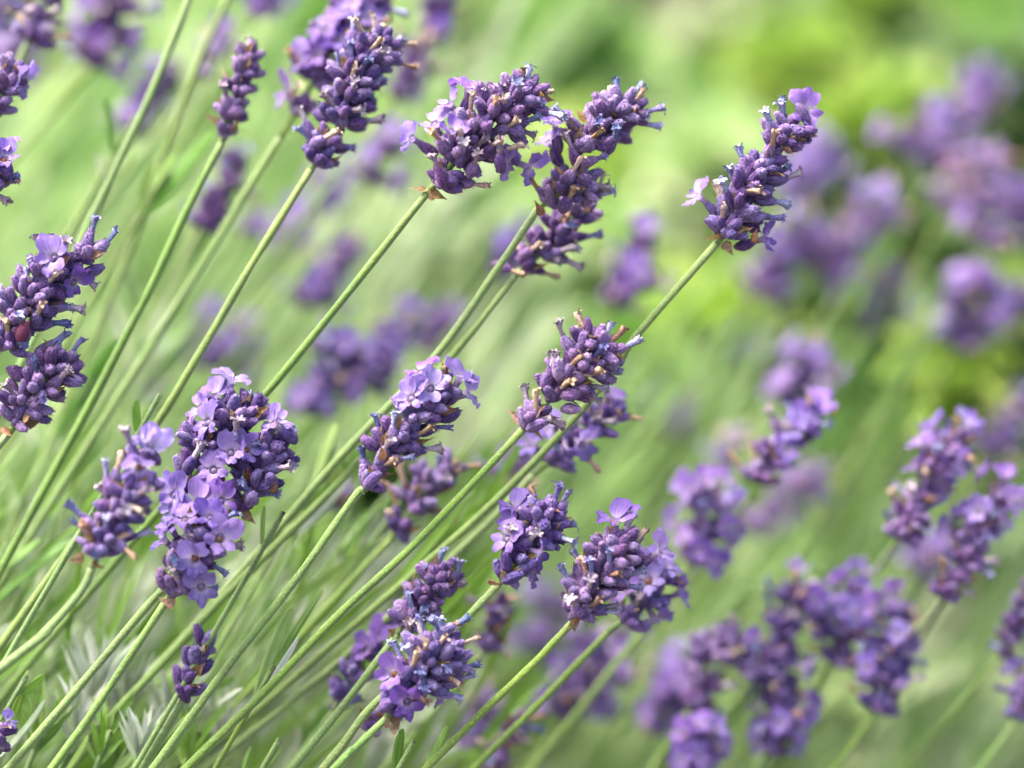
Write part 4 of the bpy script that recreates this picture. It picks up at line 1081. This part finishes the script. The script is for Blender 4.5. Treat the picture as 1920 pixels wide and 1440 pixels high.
soft('dark budded head at the left of the bottom right cluster', (1295, 1330), (1370, 1170), 62, 0.098, 1, stem=[(1250, 1400), (1200, 1480)])
soft('broad lavender head in the middle of the bottom right cluster', (1420, 1290), (1505, 1100), 75, 0.098, 4, pb=.12, topf=True)
soft('lilac flowered tip at the top of the bottom right cluster', (1560, 1250), (1605, 1080), 62, 0.098, 8, pb=.08)
soft('hanging dark head at the right of the bottom right cluster', (1640, 1338), (1695, 1125), 62, 0.088, 4, topf=True, pb=.12)
soft('lavender head with a round pale flower under the bottom right cluster', (1440, 1412), (1485, 1280), 52, 0.098, 7)
soft('lilac flowered head at the bottom edge', (1280, 1450), (1330, 1370), 54, 0.085, 8)
soft('blurred pale lilac head behind the dark budded one', (1225, 1375), (1290, 1225), 54, 0.17, 8)
soft('blurred dark spike at the lower right edge', (1880, 1230), (1930, 1090), 32, 0.09, 0)
soft('small lilac head cut by the lower right edge', (1910, 1345), (1930, 1250), 34, 0.08, 4)
soft('very blurred violet head at the right edge beside the lilac-topped spike', (1858, 855), (1935, 735), 40, 0.24, 0)
soft('blurred magenta-lilac head below the cup-flowered one', (1060, 1345), (1112, 1190), 46, 0.14, 6)
soft('pale lilac blur behind the round blue-tubed head', (1000, 1235), (1050, 1110), 52, 0.2, 8)
soft('small loose spike of dark buds under the white-throated flower', (915, 1215), (945, 1110), 30, 0.065, 0)
soft('blurred violet spike low beside a slanting stem', (878, 1400), (925, 1285), 38, 0.12, 3)
soft('blurred small bud spike at the bottom edge', (918, 1445), (980, 1335), 30, 0.08, 1)
soft('long lilac blur crossing behind the slanting stems at the bottom', (1090, 1320), (1180, 1190), 42, 0.17, 6)
soft('blurred lilac spike deep behind the middle left stems', (340, 685), (400, 580), 47, 0.22, 4)
soft('second blurred lilac spike deep behind the middle left stems', (425, 705), (462, 610), 42, 0.22, 4)
soft('blurred violet patch behind the dull hanging head', (935, 515), (985, 415), 34, 0.2, 2)
soft('pale mauve blur low below the upper right group', (1695, 690), (1755, 610), 42, 0.33, 4)
soft('soft lilac blur between the cut corner head and the cut edge head', (15, 135), (70, 50), 42, 0.2, 5)
soft('faint mauve blur left of the pair of lilac blobs', (520, 470), (560, 400), 34, 0.26, 4)
soft('faint violet blur at the right edge under the lime plant', (1880, 800), (1930, 690), 36, 0.3, 3)
soft('faint lilac blur above the pair of lilac blobs', (590, 400), (650, 330), 34, 0.3, 4)
soft('tiny violet blur alone between the stems', (465, 430), (482, 392), 18, 0.2, 1)
soft('pale mauve blur right of the withered head', (1235, 800), (1280, 725), 38, 0.4, 3)
soft('faint mauve blur in the middle distance', (1320, 700), (1345, 650), 28, 0.42, 2)
soft('faint mauve blur beside a lilac head', (1400, 690), (1432, 635), 32, 0.4, 2)
soft('dull brownish blur left of the bluish-bottomed spike', (1348, 870), (1390, 800), 32, 0.22, 0, pt=.3)
soft('blurred violet bud head low behind the withered one', (935, 905), (1000, 825), 42, 0.11, 1)
soft('dark purple blur beside the leaf in the middle', (625, 945), (660, 895), 26, 0.1, 0)
soft('violet blur in the middle of the left stems', (290, 760), (300, 690), 24, 0.24, 1)
soft('stalk with its head beyond the top edge, first thin stem from the left', (370, -40), (440, -190), 45, 0.05, 4, stem=[(290, 160), (210, 330), (120, 520)])
soft('stalk with its head beyond the top edge, second thin stem from the left', (440, -30), (510, -190), 45, 0.09, 4, stem=[(350, 170), (270, 400), (190, 600)])
